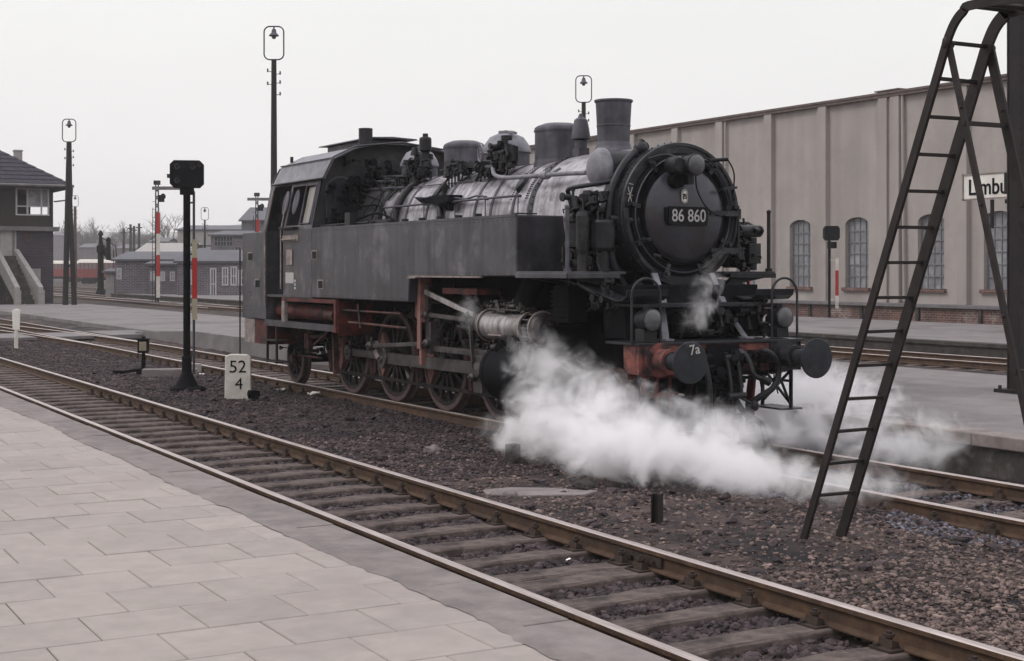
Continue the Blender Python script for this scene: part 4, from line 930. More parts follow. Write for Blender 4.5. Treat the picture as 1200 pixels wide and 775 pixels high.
# buffer beam
m = MB(); m.prism([(-1.14, .87), (1.14, .87), (1.14, 1.19), (-1.14, 1.19)], 'y', 0, .05); m.box(-1.14, -1.10, .05, .30, .87, 1.19); m.box(1.10, 1.14, .05, .30, .87, 1.19); m.box(-1.1, 1.1, .27, .30, .8, 1.19)
BB = part(m, 'buffer_beam', M['beamred'], bevel=.006)
m = MB(); m.box(-1.17, 1.17, -.03, .62, 1.192, 1.222); m.build('beam_top_plate', M['smoke'], BB, bevel=.005)
m = MB(); m.box(-.22, .22, -.03, 0.0-.002, .88, 1.18); m.box(.70, 1.13, -.02, -.002, .86, 1.185)
for x in (-.24, .24):
    for z in (.93, 1.03, 1.13): m.ell((x, -.032, z), (.018, .012, .018), 8, 6)
m.build('beam_plate', M['sootblack'], BB)
for side in (-1, 1):
    x = side*.875
    m = MB(); m.lathe([(.19, 0), (.19, -.03), (.125, -.035), (.118, -.20), (.135, -.215), (.135, -.25), (.10, -.255), (.10, -.02)], (x, 0, 1.03), (0, 1, 0), 32); m.box(x-.2, x+.2, -.022, -.003, .86, 1.19)
    bs = part(m, 'buffer', M['beamred'] if side < 0 else M['black'])
    m = MB(); m.lathe([(.09, -.22), (.09, -.52), (.12, -.55), (.20, -.565), (.225, -.572), (.228, -.585), (.22, -.595), (.12, -.603 if side < 0 else -.60), (.001, -.608 if side < 0 else -.60)], (x, 0, 1.03), (0, 1, 0), 44)
    bd = m.build('buffer_plate', M['bufsteel'], bs)
    if side < 0: lettering('7a', .15, M['chalk'], bd, (x+.04, -.612, 1.17), (R(90), R(-8), 0), ext=.002, bold=.001)
# hook and screw coupling
m = MB(); m.prism([(0, .98), (-.20, .99), (-.34, 1.02), (-.38, 1.10), (-.33, 1.15), (-.27, 1.13), (-.26, 1.08), (-.20, 1.07), (0, 1.10)], 'x', -.03, .03); CP = part(m, 'drawhook', M['black'], bevel=.006)
m = MB(); 
for x in (-.07, .07): m.tube([(x, -.18, 1.04), (x, -.24, .80), (x, -.26, .62)], .022, n=8)
m.cyl((-.10, -.18, 1.04), (.10, -.18, 1.04), .03, n=8); m.cyl((-.12, -.26, .62), (.12, -.26, .62), .035, n=8); m.cyl((0, -.26, .62), (0, -.20, .36), .026, n=8); m.cyl((-.1, -.20, .38), (.1, -.20, .38), .035, n=8)
m.tube([(-.1, -.2, .38), (-.12, -.16, .24), (-.06, -.14, .14), (.06, -.14, .14), (.12, -.16, .24), (.1, -.2, .38)], .022, n=8); m.cyl((0, -.26, .62), (.20, -.30, .52), .016, n=6); m.ell((.22, -.31, .50), (.045, .045, .06), 10, 6)
m.build('screw_coupling', M['black'], CP)
def hose(pts, r_=.034):
    m = MB(); m.tube(smooth_path(pts), r_, n=12); n_ = len(pts)
    d = (Vector(pts[-1])-Vector(pts[-2])).normalized(); m.cyl(Vector(pts[-1])-d*.02, Vector(pts[-1])+d*.09, .045, n=12); part(m, 'brake_hose', M['black'])
hose([(-.38, -.02, 1.05), (-.38, -.14, 1.04), (-.36, -.20, .88), (-.34, -.22, .66), (-.33, -.19, .42)])
hose([(.20, -.02, 1.06), (.20, -.14, 1.08), (.22, -.22, .98), (.26, -.25, .84), (.36, -.28, .79)], .028)
hose([(.06, -.05, .78), (.08, -.12, .60), (.14, -.22, .42), (.28, -.34, .30), (.34, -.36, .12)], .036)
hose([(-.10, -.05, .70), (-.10, -.14, .50), (-.04, -.22, .34), (.0, -.22, .20)], .034)
hose([(.52, -.02, 1.07), (.52, -.12, 1.10), (.62, -.16, 1.02), (.68, -.16, .85), (.60, -.16, .68), (.44, -.12, .58), (.38, -.08, .52)], .036)
m = MB()                                         # black pipes, cocks and rods crowding the beam centre
m.box(-.26, .26, -.06, -.034, .92, 1.12); m.cyl((-.38, -.10, 1.05), (-.38, 0, 1.05), .05, n=10); m.cyl((.2, -.14, 1.06), (.2, 0, 1.06), .05, n=10); m.box(-.12, .14, .0, .3, .45, .87); m.cyl((-.62, -.04, .80), (.42, -.04, .80), .02, n=8); m.cyl((-.2, -.1, .80), (-.2, -.1, .50), .04, n=8); m.box(-.3, -.12, -.12, -.02, .60, .80); m.cyl((-.5, -.08, .84), (-.1, -.1, .62), .02, n=6)
clutter(m, (-.1, -.10, .80), (.26, .08, .26), 46, 19, (.015, .045)); clutter(m, (.5, -.06, .95), (.25, .06, .12), 16, 20); part(m, 'beam_pipework', M['sootblack'])
for side in (-1, 1):                             # shunter's steps below the beam and guard irons
    m = MB(); x = side*1.08
    m.bar((x, .10, .87), (x, .10, .40), .05, .02, up=(1, 0, 0)); m.bar((x, .62, .87), (x, .62, .40), .05, .02, up=(1, 0, 0)); m.bar((x-.2*side, .10, .84), (x, .10, .43), .03, .02); m.box(x-.16, x+.16, .08, .64, .385, .405); m.bar((x, .1, .72), (x, .62, .72), .02, .03); m.bar((x, .10, .45), (x, .62, .85), .02, .03); m.bar((x, .62, .45), (x, .10, .85), .02, .03)
    part(m, 'front_step', M['black'])
    m = MB(); m.prism([(.35, .87), (.45, .87), (.52, .5), (.52, .12), (.48, .10), (.40, .12), (.40, .5)], 'x', side*.74, side*.78); part(m, 'guard_iron', M['red'])
m = MB(); m.cyl((-.95, .30, .62), (-.40, .30, .62), .02, n=6); m.bar((-.80, .15, .86), (-.80, .15, .55), .04, .03, up=(1, 0, 0)); m.bar((-.62, .15, .86), (-.62, .15, .45), .03, .03, up=(1, 0, 0)); m.box(-.85, -.6, .1, .3, .60, .66); part(m, 'brake_bracket', M['red'])

# cab -------------------------------------------------------------------------------------------
m = MB()
def sx_(h): return 1.50 if h <= 2.69 else 1.50-(h-2.69)*(.18/.84)
for side in (-1, 1):
    def sheet_piece(a0, a1, h0, h1, th=.02):
        v = []
        for h_ in (h0, h1):
            for a in (a0, a1):
                for d in (0, th): v.append((side*(sx_(h_)-d), a, h_))
        m.add(v, [(0,1,3,2), (4,6,7,5), (0,2,6,4), (1,5,7,3), (0,4,5,1), (2,3,7,6)])
    sheet_piece(8.80, 10.11, 1.575, 2.69)
    sheet_piece(8.80, 8.92, 2.69, 3.53); sheet_piece(8.92, 10.11, 2.69, 2.76); sheet_piece(8.92, 10.11, 3.42, 3.53); sheet_piece(10.03, 10.11, 2.76, 3.42); sheet_piece(9.38, 9.44, 2.76, 3.42)
    sheet_piece(10.96, 11.16, 2.69, 3.53); sheet_piece(10.11, 10.96, 3.46, 3.53)
# front and rear walls with round-topped window openings left dark
def wall(a, th=.02):
    top = [(-1.32, 3.53), (-1.18, 3.80), (-.8, 3.98), (-.4, 4.06), (0, 4.08), (.4, 4.06), (.8, 3.98), (1.18, 3.80), (1.32, 3.53)]
    m.prism([(1.49, 2.69), (1.49, 1.6), (-1.49, 1.6), (-1.49, 2.69)]+top, 'y', a, a+th)
wall(11.16)
m.box(-1.48, 1.48, 8.8, 11.1, 1.56, 1.60)
CAB = part(m, 'cab', M['cabside'])
m = MB(); wall(8.80); m.build('front_wall', M['fbox'], CAB)
for side in (-1, 1):
    for c_ in (.98,):
        m = MB(); n = 14; poly = [(side*(c_-.22), 2.80), (side*(c_+.28), 2.80), (side*(c_+.28), 3.25)]+[(side*(c_+.03+.25*math.cos(R(t))), 3.28+.25*math.sin(R(t))) for t in range(0, 181, 15)]
        m.prism(poly, 'y', 8.780, 8.798); fw = m.build('front_window', M['darkglass'], CAB)
        m = MB(); m.tube([(x, 8.785, z) for x, z in poly+poly[:1]], .018, n=6); m.build('window_frame', M['cabside'], fw)
m = MB()
m.sheet([(-1.36, 3.50), (-1.20, 3.82), (-.82, 4.01), (-.4, 4.09), (0, 4.11), (.4, 4.09), (.82, 4.01), (1.20, 3.82), (1.36, 3.50)][::-1], 'y', 8.62, 11.0, .022)
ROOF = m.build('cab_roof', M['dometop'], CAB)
m = MB(); m.tube([(-1.38, 8.62, 3.50), (-1.38, 11.0, 3.50)], .018, n=6); m.tube([(-1.215, 8.60, 3.83), (-1.215, 11.0, 3.83)], .012, n=6); m.tube([(-1.38, 8.61, 3.50), (-1.21, 8.60, 3.84), (-.82, 8.6, 4.03), (0, 8.6, 4.125), (.82, 8.6, 4.03), (1.21, 8.6, 3.84), (1.38, 8.61, 3.5)], .016, n=6); m.build('roof_gutter', M['cabside'], ROOF)
m = MB(); m.box(-.36, .36, 9.15, 10.95, 4.08, 4.20); m.build('roof_ventilator', M['cabside'], ROOF, bevel=.005)
m = MB(); m.prism([(-.46, 4.205), (-.44, 4.225), (0, 4.245), (.44, 4.225), (.46, 4.205), (0, 4.215)], 'y', 8.95, 11.15); m.build('ventilator_lid', M['dome'], ROOF)
m = MB(); m.cyl((-.48, 8.98, 4.02), (-.48, 8.98, 4.36), .115, n=20); m.lathe([(.115, 4.34), (.12, 4.36), (.10, 4.365), (.09, 4.2)], (-.48, 8.98, 0), (0, 0, 1), 20); m.nx().cyl((-1.05, 10.9, 3.90), (-1.05, 10.9, 4.0), .03, n=8); build_each(m, 'whistle_pipe', M['black'], ROOF)
# side windows
for side in (-1, 1):
    def pt(a, h_, off=0): return (side*(sx_(h_)+off), a, h_)
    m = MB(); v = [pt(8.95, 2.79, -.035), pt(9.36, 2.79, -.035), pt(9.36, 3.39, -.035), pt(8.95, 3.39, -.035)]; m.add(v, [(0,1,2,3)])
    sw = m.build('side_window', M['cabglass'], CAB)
    m = MB(); m.tube([pt(8.94, 2.78, .004), pt(9.38, 2.78, .004), pt(9.38, 3.41, .004), pt(8.94, 3.41, .004), pt(8.94, 2.78, .004)], .017, n=6)
    m.tube([pt(8.84, 2.75, .02), pt(8.84, 3.45, .02)], .012, n=6); m.build('window_frame', M['dome'], sw)
    for a in (9.68, 10.16):                      # small oval wind deflector panes
        m = MB(); vs = [(side*(sx_(3.15+.20*math.sin(R(t)))+.03+.01*math.cos(R(t))), a+.09*math.cos(R(t)), 3.15+.20*math.sin(R(t))) for t in range(0, 360, 20)]
        n = len(vs); m.add(vs+[(x+side*.012, y, z) for x, y, z in vs], [tuple(range(n)), tuple(range(n, 2*n))]+[(i, (i+1) % n, n+(i+1) % n, n+i) for i in range(n)])
        m.tube(vs+vs[:1], .010, n=5); m.build('wind_deflector', M['dome'], CAB)
    m = MB(); m.box(side*1.50-.0, side*1.50+side*.10, 9.40, 10.08, 2.70, 2.735) if side > 0 else m.box(-1.60, -1.50, 9.40, 10.08, 2.70, 2.735)
    m.build('arm_rest', M['darkwood'], CAB, bevel=.008)
    m = MB(); m.tube([pt(9.42, 2.53, .045), pt(10.06, 2.53, .045)], .014, n=8); m.box(min(side*1.5, side*1.52), max(side*1.5, side*1.52), 9.38, 10.1, 2.50, 2.60); m.build('cab_step_rail', M['palemetal'], CAB)
    m = MB(); m.tube([pt(10.145, 1.7, .03), pt(10.145, 2.69, .03), pt(10.145, 3.35, .03)], .014, n=8); m.tube([pt(10.92, 1.4, .04), pt(10.92, 2.69, .04), pt(10.92, 3.40, .03)], .016, n=8); m.build('cab_handrail', M['palemetal'], CAB)
    m = MB(); x0_, x1_ = sorted((side*1.501, side*1.516)); m.box(x0_, x1_, 9.66, 9.94, 2.10, 2.36); pl_ = m.build('builders_plate', M['palemetal'], CAB, bevel=.02)
    m = MB(); x0_, x1_ = sorted((side*1.501, side*1.508)); m.box(x0_, x1_, 9.60, 9.98, 1.80, 1.98)
    for k in range(3): m.box(x0_, x1_+.0, 9.50, 9.58, 1.70+.06*k, 1.74+.06*k)
    m.build('data_plate', M['chalk'], CAB)
    # doorway dark interior
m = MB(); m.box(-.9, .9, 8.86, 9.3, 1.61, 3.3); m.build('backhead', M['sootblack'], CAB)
# bunker
m = MB(); m.prism([(10.97, 1.16), (10.97, 2.69), (12.22, 2.69), (12.22, 1.16)], 'x', -1.50, 1.50); m.prism([(11.2, 2.69), (11.2, 3.0), (12.1, 2.75), (12.1, 2.69)], 'x', -1.2, 1.2)
BK = part(m, 'coal_bunker', M['cabside'], bevel=.012)
for side in (-1, 1):
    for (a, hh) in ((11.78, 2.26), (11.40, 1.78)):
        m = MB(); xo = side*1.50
        m.box(xo-.004, xo+.004, a-.10, a+.10, hh-.06, hh+.06, mi=0)  # flat black plate, shade of the hole put into its colour
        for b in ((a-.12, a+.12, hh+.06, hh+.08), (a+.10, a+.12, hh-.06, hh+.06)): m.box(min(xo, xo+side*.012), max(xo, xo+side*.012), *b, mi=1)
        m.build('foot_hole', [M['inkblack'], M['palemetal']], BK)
    m = MB(); xo = side*1.502
    for k, (w_, z_) in enumerate(((.26, 1.62), (.34, 1.55), (.3, 1.48), (.36, 1.36), (.28, 1.29))): m.box(min(xo, xo+side*.004), max(xo, xo+side*.004), 11.72, 11.72+w_, z_, z_+.022)
    m.build('stencil_marks', M['dome'], BK)
    m = MB(); m.tube([(side*1.54, 12.24, .45), (side*1.54, 12.24, 2.4)], .014, n=6); m.build('bunker_handrail', M['black'], BK)
    # under the cab: footplate edge, red frame, tread steps
    m = MB(); m.box(min(side*1.50, side*.6), max(side*1.50, side*.6), 7.80, 10.97, 1.10, 1.13); m.box(side*1.50-.02, side*1.50+.02, 7.80, 10.97, 1.06, 1.165); part(m, 'lower_footplate', M['tank'])
    m = MB(); m.box(side*1.50-.02, side*1.50+.02, 7.76, 10.13, 1.50, 1.56); m.box(side*1.50-.03, side*1.50+.03, 7.72, 7.80, 1.05, 1.56); m.box(min(side*1.45, side*.9), max(side*1.45, side*.9), 7.74, 7.78, 1.0, 1.52); part(m, 'side_beam', M['red'])
    m = MB(); m.box(side*1.50-.03, side*1.50+.03, 9.98, 10.11, 1.15, 1.50); part(m, 'beam_strut', M['palemetal'])
    m = MB(); m.cyl((side*1.22, 8.0, 1.32), (side*1.22, 10.9, 1.32), .13, n=20); m.cyl((side*1.32, 8.15, 1.30), (side*1.32, 8.5, 1.30), .10, n=16); part(m, 'air_reservoir', M['red'])
    m = MB(); m.tube([(side*1.40, 5.6, 1.40), (side*1.40, 7.74, 1.40)], .018, n=6); m.tube([(side*1.40, 5.4, 1.20), (side*1.40, 7.5, 1.22)], .022, n=6); m.tube([(side*1.42, 7.1, 1.5), (side*1.42, 7.0, 1.15)], .018, n=6); m.bar((side*1.3, 8.4, 1.1), (side*1.3, 9.2, .8), .03, .03); m.cyl((side*1.05, 9.5, .55), (side*1.05, 10.6, .55), .02, n=6); m.cyl((side*1.15, 9.0, .92), (side*1.15, 9.9, .90), .03, n=8)
    part(m, 'brake_pipe', M['dullred'])
    m = MB(); m.bar((side*1.2, 8.55, 1.08), (side*1.2, 8.50, .35), .09, .05, up=(0, 1, 0)); m.nx().bar((side*1.1, 9.9, 1.1), (side*1.1, 9.9, .62), .08, .05, up=(0, 1, 0)); m.box(side*1.15-.04, side*1.15+.04, 9.75, 9.95, .70, .95); build_each(m, 'brake_lever', M['dullred'], LO)
    m = MB(); m.box(side*1.5-.02, side*1.5+.02, 10.40, 10.44, .42, 1.10); m.box(side*1.5-.02, side*1.5+.02, 10.86, 10.90, .42, 1.10); m.box(min(side*1.56, side*1.28), max(side*1.56, side*1.28), 10.34, 10.96, .80, .825); m.box(min(side*1.56, side*1.28), max(side*1.56, side*1.28), 10.34, 10.96, .44, .46); part(m, 'cab_step', M['darkwood'], bevel=.004)
    m = MB(); m.box(min(side*1.46, side*.7), max(side*1.46, side*.7), 10.97, 11.6, .72, 1.155); part(m, 'rear_frame_box', M['red'])
    m = MB(); m.box(min(side*1.48, side*.9), max(side*1.48, side*.9), 11.62, 12.16, .72, 1.15); part(m, 'tool_box', M['palemetal'], bevel=.006)
m = MB(); m.box(-1.3, 1.3, 12.25, 12.32, .85, 1.25)
for sx in (-.875, .875): m.lathe([(.13, 0), (.12, .25), (.09, .26), (.09, .54), (.22, .56), (.22, .60), (.001, .61)], (sx, 12.32, 1.03), (0, 1, 0), 28)
part(m, 'rear_buffer_beam', M['red'])
# ---------------------------------------------------------------- folding ladder by the track
ld = tag(empty('folding_ladder', (0, 0, 0)), 'tall dark steel A-frame ladder with curved top hooks standing between the tracks', 'ladder')
FX = {'a': 7.54, 'b': 7.93}
gz = float(gh(7.7, 8.8))-.03
def lrail(s_, H): return s_
LS0, LH0, LS1, LH1 = 8.82, gz, 7.30, 3.62        # foot and shoulder of the climbing frame (y, z)
dx_top = .0
for nm, x, wd in (('a', FX['a'], .062), ('b', FX['b'], .095)):
    m = MB()
    pts = [(LS0, LH0), (LS1, LH1), (LS1-.06, LH1+.10), (LS1-.14, LH1+.17), (LS1-.26, LH1+.205), (LS1-1.1, LH1+.16)]
    cv = [Vector(pts[0]+(0,)).to_2d()] + [p_.to_2d() for p_ in smooth_path([(a, b, 0) for a, b in pts[1:]], 5)]
    nrm = []
    for i in range(len(cv)):
        t_ = (cv[min(i+1, len(cv)-1)]-cv[max(i-1, 0)]).normalized(); nrm.append(Vector((-t_.y, t_.x))*wd/2)
    A_ = [c_+n_ for c_, n_ in zip(cv, nrm)]; B_ = [c_-n_ for c_, n_ in zip(cv, nrm)]; q_ = len(cv)
    m.add([(x+dx, p_.x, p_.y) for dx in (-.014, .014) for p_ in A_+B_], [(2*q_*s_+i, 2*q_*s_+i+1, 2*q_*s_+q_+i+1, 2*q_*s_+q_+i) for s_ in (0, 1) for i in range(q_-1)] + [(o_+i, o_+i+1, 2*q_+o_+i+1, 2*q_+o_+i) for o_ in (0, q_) for i in range(q_-1)] + [(0, q_, 3*q_, 2*q_), (q_-1, 2*q_-1, 4*q_-1, 3*q_-1)])
    if nm == 'a': m.ell((x, LS1+.01, LH1-.02), (.03, .035, .05), 8, 6)
    m.build('ladder_rail', M['ladder'], ld, bevel=.004)
for k in range(14):
    t = min(.107+.0687*k, .995); y_ = LS0+(LS1-LS0)*t; z_ = LH0+(LH1-LH0)*t
    m = MB(); m.bar((FX['a']-.01, y_, z_), (FX['b']+.01, y_, z_+random.uniform(-.004, .004)), .035, .024); m.build('rung', M['ladder'], ld, bevel=.003)
BS, BH = 6.32, gz                                # hinged support frame going down on the far side
for x, wd in ((FX['a']+.02, .045), (FX['b']+.03, .075)):
    m = MB(); m.bar((x, LS1+.01, LH1-.03), (x, BS, BH), .022, wd, up=(0, 1, 0)); m.cyl((x-.03, LS1+.01, LH1-.03), (x+.03, LS1+.01, LH1-.03), .03, n=8)
    for q in (.12, .3, .5): m.ell((x-.016, LS1+(BS-LS1)*q, LH1-.03+(BH-LH1)*q), (.012, .012, .012), 6, 5)
    m.build('support_leg', M['ladder'], ld)
for h_ in (3.03, 1.35, .4):
    t = (LH1-.03-h_)/(LH1-.03-BH); y_ = LS1+.01+(BS-LS1)*t
    m = MB(); m.bar((FX['a'], y_, h_), (FX['b']+.05, y_, h_), .03, .03); m.build('cross_bar', M['ladder'], ld)
m = MB(); m.cyl((FX['a'], LS1-.35, LH1+.195), (FX['b'], LS1-.35, LH1+.195), .02, n=8); m.bar((FX['a'], LS1-.22, LH1+.20), (FX['b'], LS1-.22, LH1+.20), .08, .02); m.nx().bar((FX['a'], LS1-.9, LH1+.17), (FX['b'], LS1-.9, LH1+.17), .05, .02); build_each(m, 'top_step', M['ladder'], ld)

# canopy post and the station sign
po = tag(empty('platform_post', (16.15, 14.3, .3)), 'thick dark painted post rising from the island platform behind the ladder', 'post')
m = MB(); m.box(-.11, .11, -.12, -.095, 0, 6.6); m.box(-.11, .11, .095, .12, 0, 6.6); m.box(-.10, -.075, -.095, .095, 0, 6.6); m.box(.075, .10, -.095, .095, 0, 6.6)
m.build('post_shaft', M['pole'], po)
m = MB(); m.box(-.24, .24, -.24, .24, -.02, .05)
for i in (-1, 1):
    for j in (-1, 1): m.cyl((i*.18, j*.18, .05), (i*.18, j*.18, .10), .025, n=6)
m.build('base_plate', M['pole'], po)
m = MB()
for z_ in np.arange(.4, 6.4, .22):
    for i in (-1, 1): m.ell((-.11, i*.108, z_), (.012, .010, .012), 6, 4)
    for i in (-1, 1): m.ell((i*.088, -.12, z_), (.010, .012, .012), 6, 4)
m.build('rivet', M['pole'], po)
sg = tag(empty('station_sign', (16.42, 15.06, 3.25)), 'white station name board lettered Limburg hung on the dark post', 'sign')
m = MB(); m.box(0, .03, -2.0, .52, -.175, .175); bd = m.build('sign_board', M['white'], sg, bevel=.006)
m = MB()
for b in ((-2.02, .54, .172, .19), (-2.02, .54, -.19, -.172), (.515, .545, -.2, .2), (-2.03, -2.0, -.2, .2)): m.box(-.012, .04, b[0], b[1], b[2], b[3])
m.build('sign_frame', M['palemetal'], sg)
lettering('Limburg', .33, M['inkblack'], bd, (-.004, .43, -.02), (R(90), 0, R(-90)), sx=.92, bold=.004, align='LEFT')
m = MB(); m.bar((.03, .0, -.2), (.03, .0, -.62), .04, .04); m.box(-.2, .0, -.50, -.44, -.28, -.22); m.box(-.28, .03, -.60, -.50, -.15, .15); m.build('sign_bracket', M['pole'], sg)

# ---------------------------------------------------------------- signals, stone, stakes between the tracks
def zg(x, y): return float(gh(x, y))
sx0, sy0 = 7.42, 24.93
sig = tag(empty('light_signal', (sx0, sy0, zg(sx0, sy0)-.02), rz=-.35), 'black light signal head on a dark post with red mast board between tracks', 'signal')
m = MB(); m.cyl((0, 0, .1), (0, 0, 3.5), .062, n=14); m.lathe([(.24, 0), (.22, .06), (.14, .22), (.085, .34), (.085, .6), (.066, .62)], (0, 0, 0), (0, 0, 1), 18)
for k in range(5): m.ell((.2*math.cos(k*1.3), .2*math.sin(k*1.3), .03), (.14, .12, .07), 8, 5)
m.build('mast', M['sootblack'], sig)
m = MB(); ch = .07; W_, H_ = .29, .24; zc = 3.80
m.prism([(-W_+ch, zc-H_), (W_-ch, zc-H_), (W_, zc-H_+ch), (W_, zc+H_-ch), (W_-ch, zc+H_), (-W_+ch, zc+H_), (-W_, zc+H_-ch), (-W_, zc-H_+ch)], 'y', -.05, .14); m.box(-.12, .12, -.02, .14, zc-H_-.12, zc-H_); hd = m.build('signal_head', M['inkblack'], sig, bevel=.008)
for (x_, z_) in ((-.15, .12), (.12, .12), (-.15, -.12), (.225, .15)):
    m = MB(); rr_ = .045 if x_ < .2 else .03
    m.lathe([(rr_, 0), (rr_+.008, -.10), (rr_, -.10), (rr_-.01, 0)], (x_, -.05, zc+z_), (0, 1, 0), 16, a0=R(0), a1=R(200)); m.lathe([(.001, -.004), (rr_-.006, -.003)], (x_, -.05, zc+z_), (0, 1, 0), 16); m.build('signal_lamp', M['dome'], hd)
m = MB(); m.cyl((.12, .02, .3), (.12, .02, 3.50), .022, n=8); m.bar((0, .02, 2.4), (.14, .02, 2.4), .03, .03); m.bar((0, .02, 3.3), (.14, .02, 3.3), .03, .03); m.box(-.34, -.29, 0, .04, 3.73, 3.80); m.build('cable_conduit', M['dome'], sig)
m = MB(); m.box(.09, .18, -.03, -.01, 2.335, 2.66, mi=0); m.box(.09, .18, -.03, -.01, 1.62, 2.333, mi=1); m.box(.09, .18, -.03, -.01, 1.25, 1.618, mi=0); m.bar((0, -.005, 2.5), (.14, -.005, 2.5), .03, .02); m.bar((0, -.005, 1.4), (.14, -.005, 1.4), .03, .02)
m.build('mast_board', [M['cream'], M['sigred']], sig)

kx, ky = 7.77, 23.2
ks = tag(empty('kilometre_stone', (kx, ky, zg(kx, ky)-.03), rz=-TH+.12), 'white painted kilometre stone marked 52 over 4 beside the track', 'marker stone')
m = MB(); m.prism([(-.215, 0), (.215, 0), (.21, .72), (.15, .765), (-.12, .775), (-.205, .74)], 'y', -.09, .09); st = m.build('stone_block', M['dirtywhite'], ks, bevel=.014)
lettering('52', .29, M['sootblack'], st, (0, -.093, .56), (R(90), 0, 0), ext=.002, bold=.0, name='digits'); lettering('4', .27, M['sootblack'], st, (.02, -.093, .28), (R(90), 0, 0), ext=.002, bold=.0, name='digits')
bx = P(297, 23.7, 0); m = MB(); m.box(-.07, .07, -.08, .08, 0, .16); m.cyl((-.09, 0, .10), (.10, 0, .10), .05, n=10)
tag(m.build('junction_box', M['sootblack'], None, loc=(bx.x, bx.y, zg(bx.x, bx.y)), bevel=.01), 'small black iron box low beside the kilometre stone', 'box')

def stone_slab(px, py, poly, th, mt, name, label, cat, rz=0.0, bev=.01):
    z = F_PX*(EYE+.10)/(py-Y0); p = P(px, z); m = MB(); m.prism(poly, 'z', 0, th)
    return tag(m.build(name, mt, None, loc=(p.x, p.y, zg(p.x, p.y)-.01), bevel=bev, rz=rz), label, cat)
def rock(px, py, r, seed, mt, label, name='rock'):
    z = F_PX*(EYE+.10)/(py-Y0); p = P(px, z); rg = random.Random(seed); m = MB(); m.ell((0, 0, 0), (r, r*.8, r*.6), 14, 9)
    m.v = [(x*(1+.22*math.sin(7*y/r+seed)+rg.uniform(-.08, .08)), y*(1+.2*math.cos(5*x/r+seed)), z_*(1+.2*math.sin(6*x/r))) for x, y, z_ in m.v]; m.sm = [False]*len(m.f)
    return tag(m.build(name, mt, None, loc=(p.x, p.y, zg(p.x, p.y)+r*.25)), label, 'stone')
stp = P(770, 12.0); m = MB(); m.box(-.045, .045, -.035, -.025, -.1, .25); m.box(-.045, .045, .025, .035, -.1, .25); m.box(-.006, .006, -.025, .025, -.1, .25)
tag(m.build('iron_stake', M['ladder'], None, loc=(stp.x, stp.y, zg(stp.x, stp.y)), rz=.5), 'short dark iron girder stub upright in the gravel near the ladder', 'stake')
stp = P(601, 16.0); m = MB(); m.box(-.07, .07, -.06, .06, -.1, .20)
tag(m.build('concrete_peg', M['edgewall'], None, loc=(stp.x, stp.y, zg(stp.x, stp.y)), rz=.3, bevel=.015), 'low grey stone peg at the edge of the steam', 'peg')
stone_slab(622, 578, [(-.42, -.20), (-.1, -.30), (.36, -.22), (.50, .02), (.2, .18), (-.2, .22), (-.46, .06)], .035, M['kerb'], 'flat_slab', 'flat broken paving slab lying in the cinders below the steam', 'slab', rz=-.5)
stone_slab(668, 580, [(-.3, -.10), (.1, -.14), (.30, .04), (.05, .12), (-.25, .08)], .04, M['kerb'], 'flat_slab', 'narrow slab fragment lying beside the big flat slab', 'slab', rz=-.2)
rock(684, 571, .10, 3, M['edgewall'], 'lump of stone behind the narrow slab fragment')
rock(598, 583, .07, 5, M['kerb'], 'pale stone on the near edge of the big flat slab')
rock(507, 531, .10, 8, M['kerb'], 'pale flat stone beside the locomotive driving wheels'); 
for i, (px, py, r, lb) in enumerate(((237, 440, .05, 'white scrap of paper by the rail left of the kilometre stone'), (330, 456, .07, 'white scrap of paper right of the kilometre stone'), (368, 463, .09, 'crumpled white paper below the carrying wheel'))):
    z = F_PX*(EYE+.10)/(py-Y0); p = P(px, z); rg = random.Random(i); m = MB(); n = 5
    vs = [((a-2)*r*.55+rg.uniform(-.1, .1)*r, (b-2)*r*.4+rg.uniform(-.1, .1)*r, rg.uniform(0, .7)*r) for a in range(n) for b in range(n)]
    m.add(vs, [(a*n+b, (a+1)*n+b, (a+1)*n+b+1, a*n+b+1) for a in range(n-1) for b in range(n-1)])
    tag(m.build('paper_scrap', M['white'], None, loc=(p.x, p.y, zg(p.x, p.y)+.02)), lb, 'litter')
p = P(705, 10.6); m = MB(); m.add([(-.02, -.01, 0), (.025, -.006, .008), (.02, .013, .014), (-.014, .012, .003)], [(0, 1, 2, 3)])
tag(m.build('paper_scrap', M['white'], None, loc=(T1+.35, 9.22, -.135)), 'tiny pale paper scrap on the doubled sleepers', 'litter')
# switch lantern with its stone
lx, ly = 7.8, 29.2; z0 = zg(lx, ly)
sl = tag(empty('point_lantern', (lx, ly, z0), rz=-.4), 'low point indicator lantern with pale glass faces beside its concrete trough', 'lantern')
m = MB(); m.cyl((0, 0, 0), (0, 0, .45), .05, .035, n=10); m.box(-.13, .13, -.10, .10, 0, .12); m.cyl((0, 0, .12), (-.45, 0, .06), .03, n=8); m.box(-.6, -.42, -.06, .06, 0, .1); m.build('lantern_stand', M['sootblack'], sl)
m = MB(); m.box(-.105, .105, -.11, .11, .45, .72); m.box(-.12, .12, -.13, .13, .72, .74); m.cyl((0, 0, .74), (0, 0, .78), .04, n=8); m.build('lantern_box', M['sootblack'], sl, bevel=.006)
m = MB(); m.box(-.07, .07, -.118, -.111, .50, .68); m.nx().box(-.113, -.106, -.07, .07, .50, .68); build_each(m, 'lantern_glass', M['yellow'], sl)
m = MB(); m.box(0, 1.05, -.18, .14, 0, .17); m.box(.35, .62, -.185, -.1, .03, .16)
p = P(167, 28.6); tag(m.build('cable_trough', M['kerb'], None, loc=(p.x, p.y, zg(p.x, p.y)-.02), rz=-.35, bevel=.015), 'short concrete trough lying between the point lantern and the signal mast', 'trough')
p = P(228, 27.0); m = MB(); m.box(-.16, .16, -.1, .1, 0, .22)
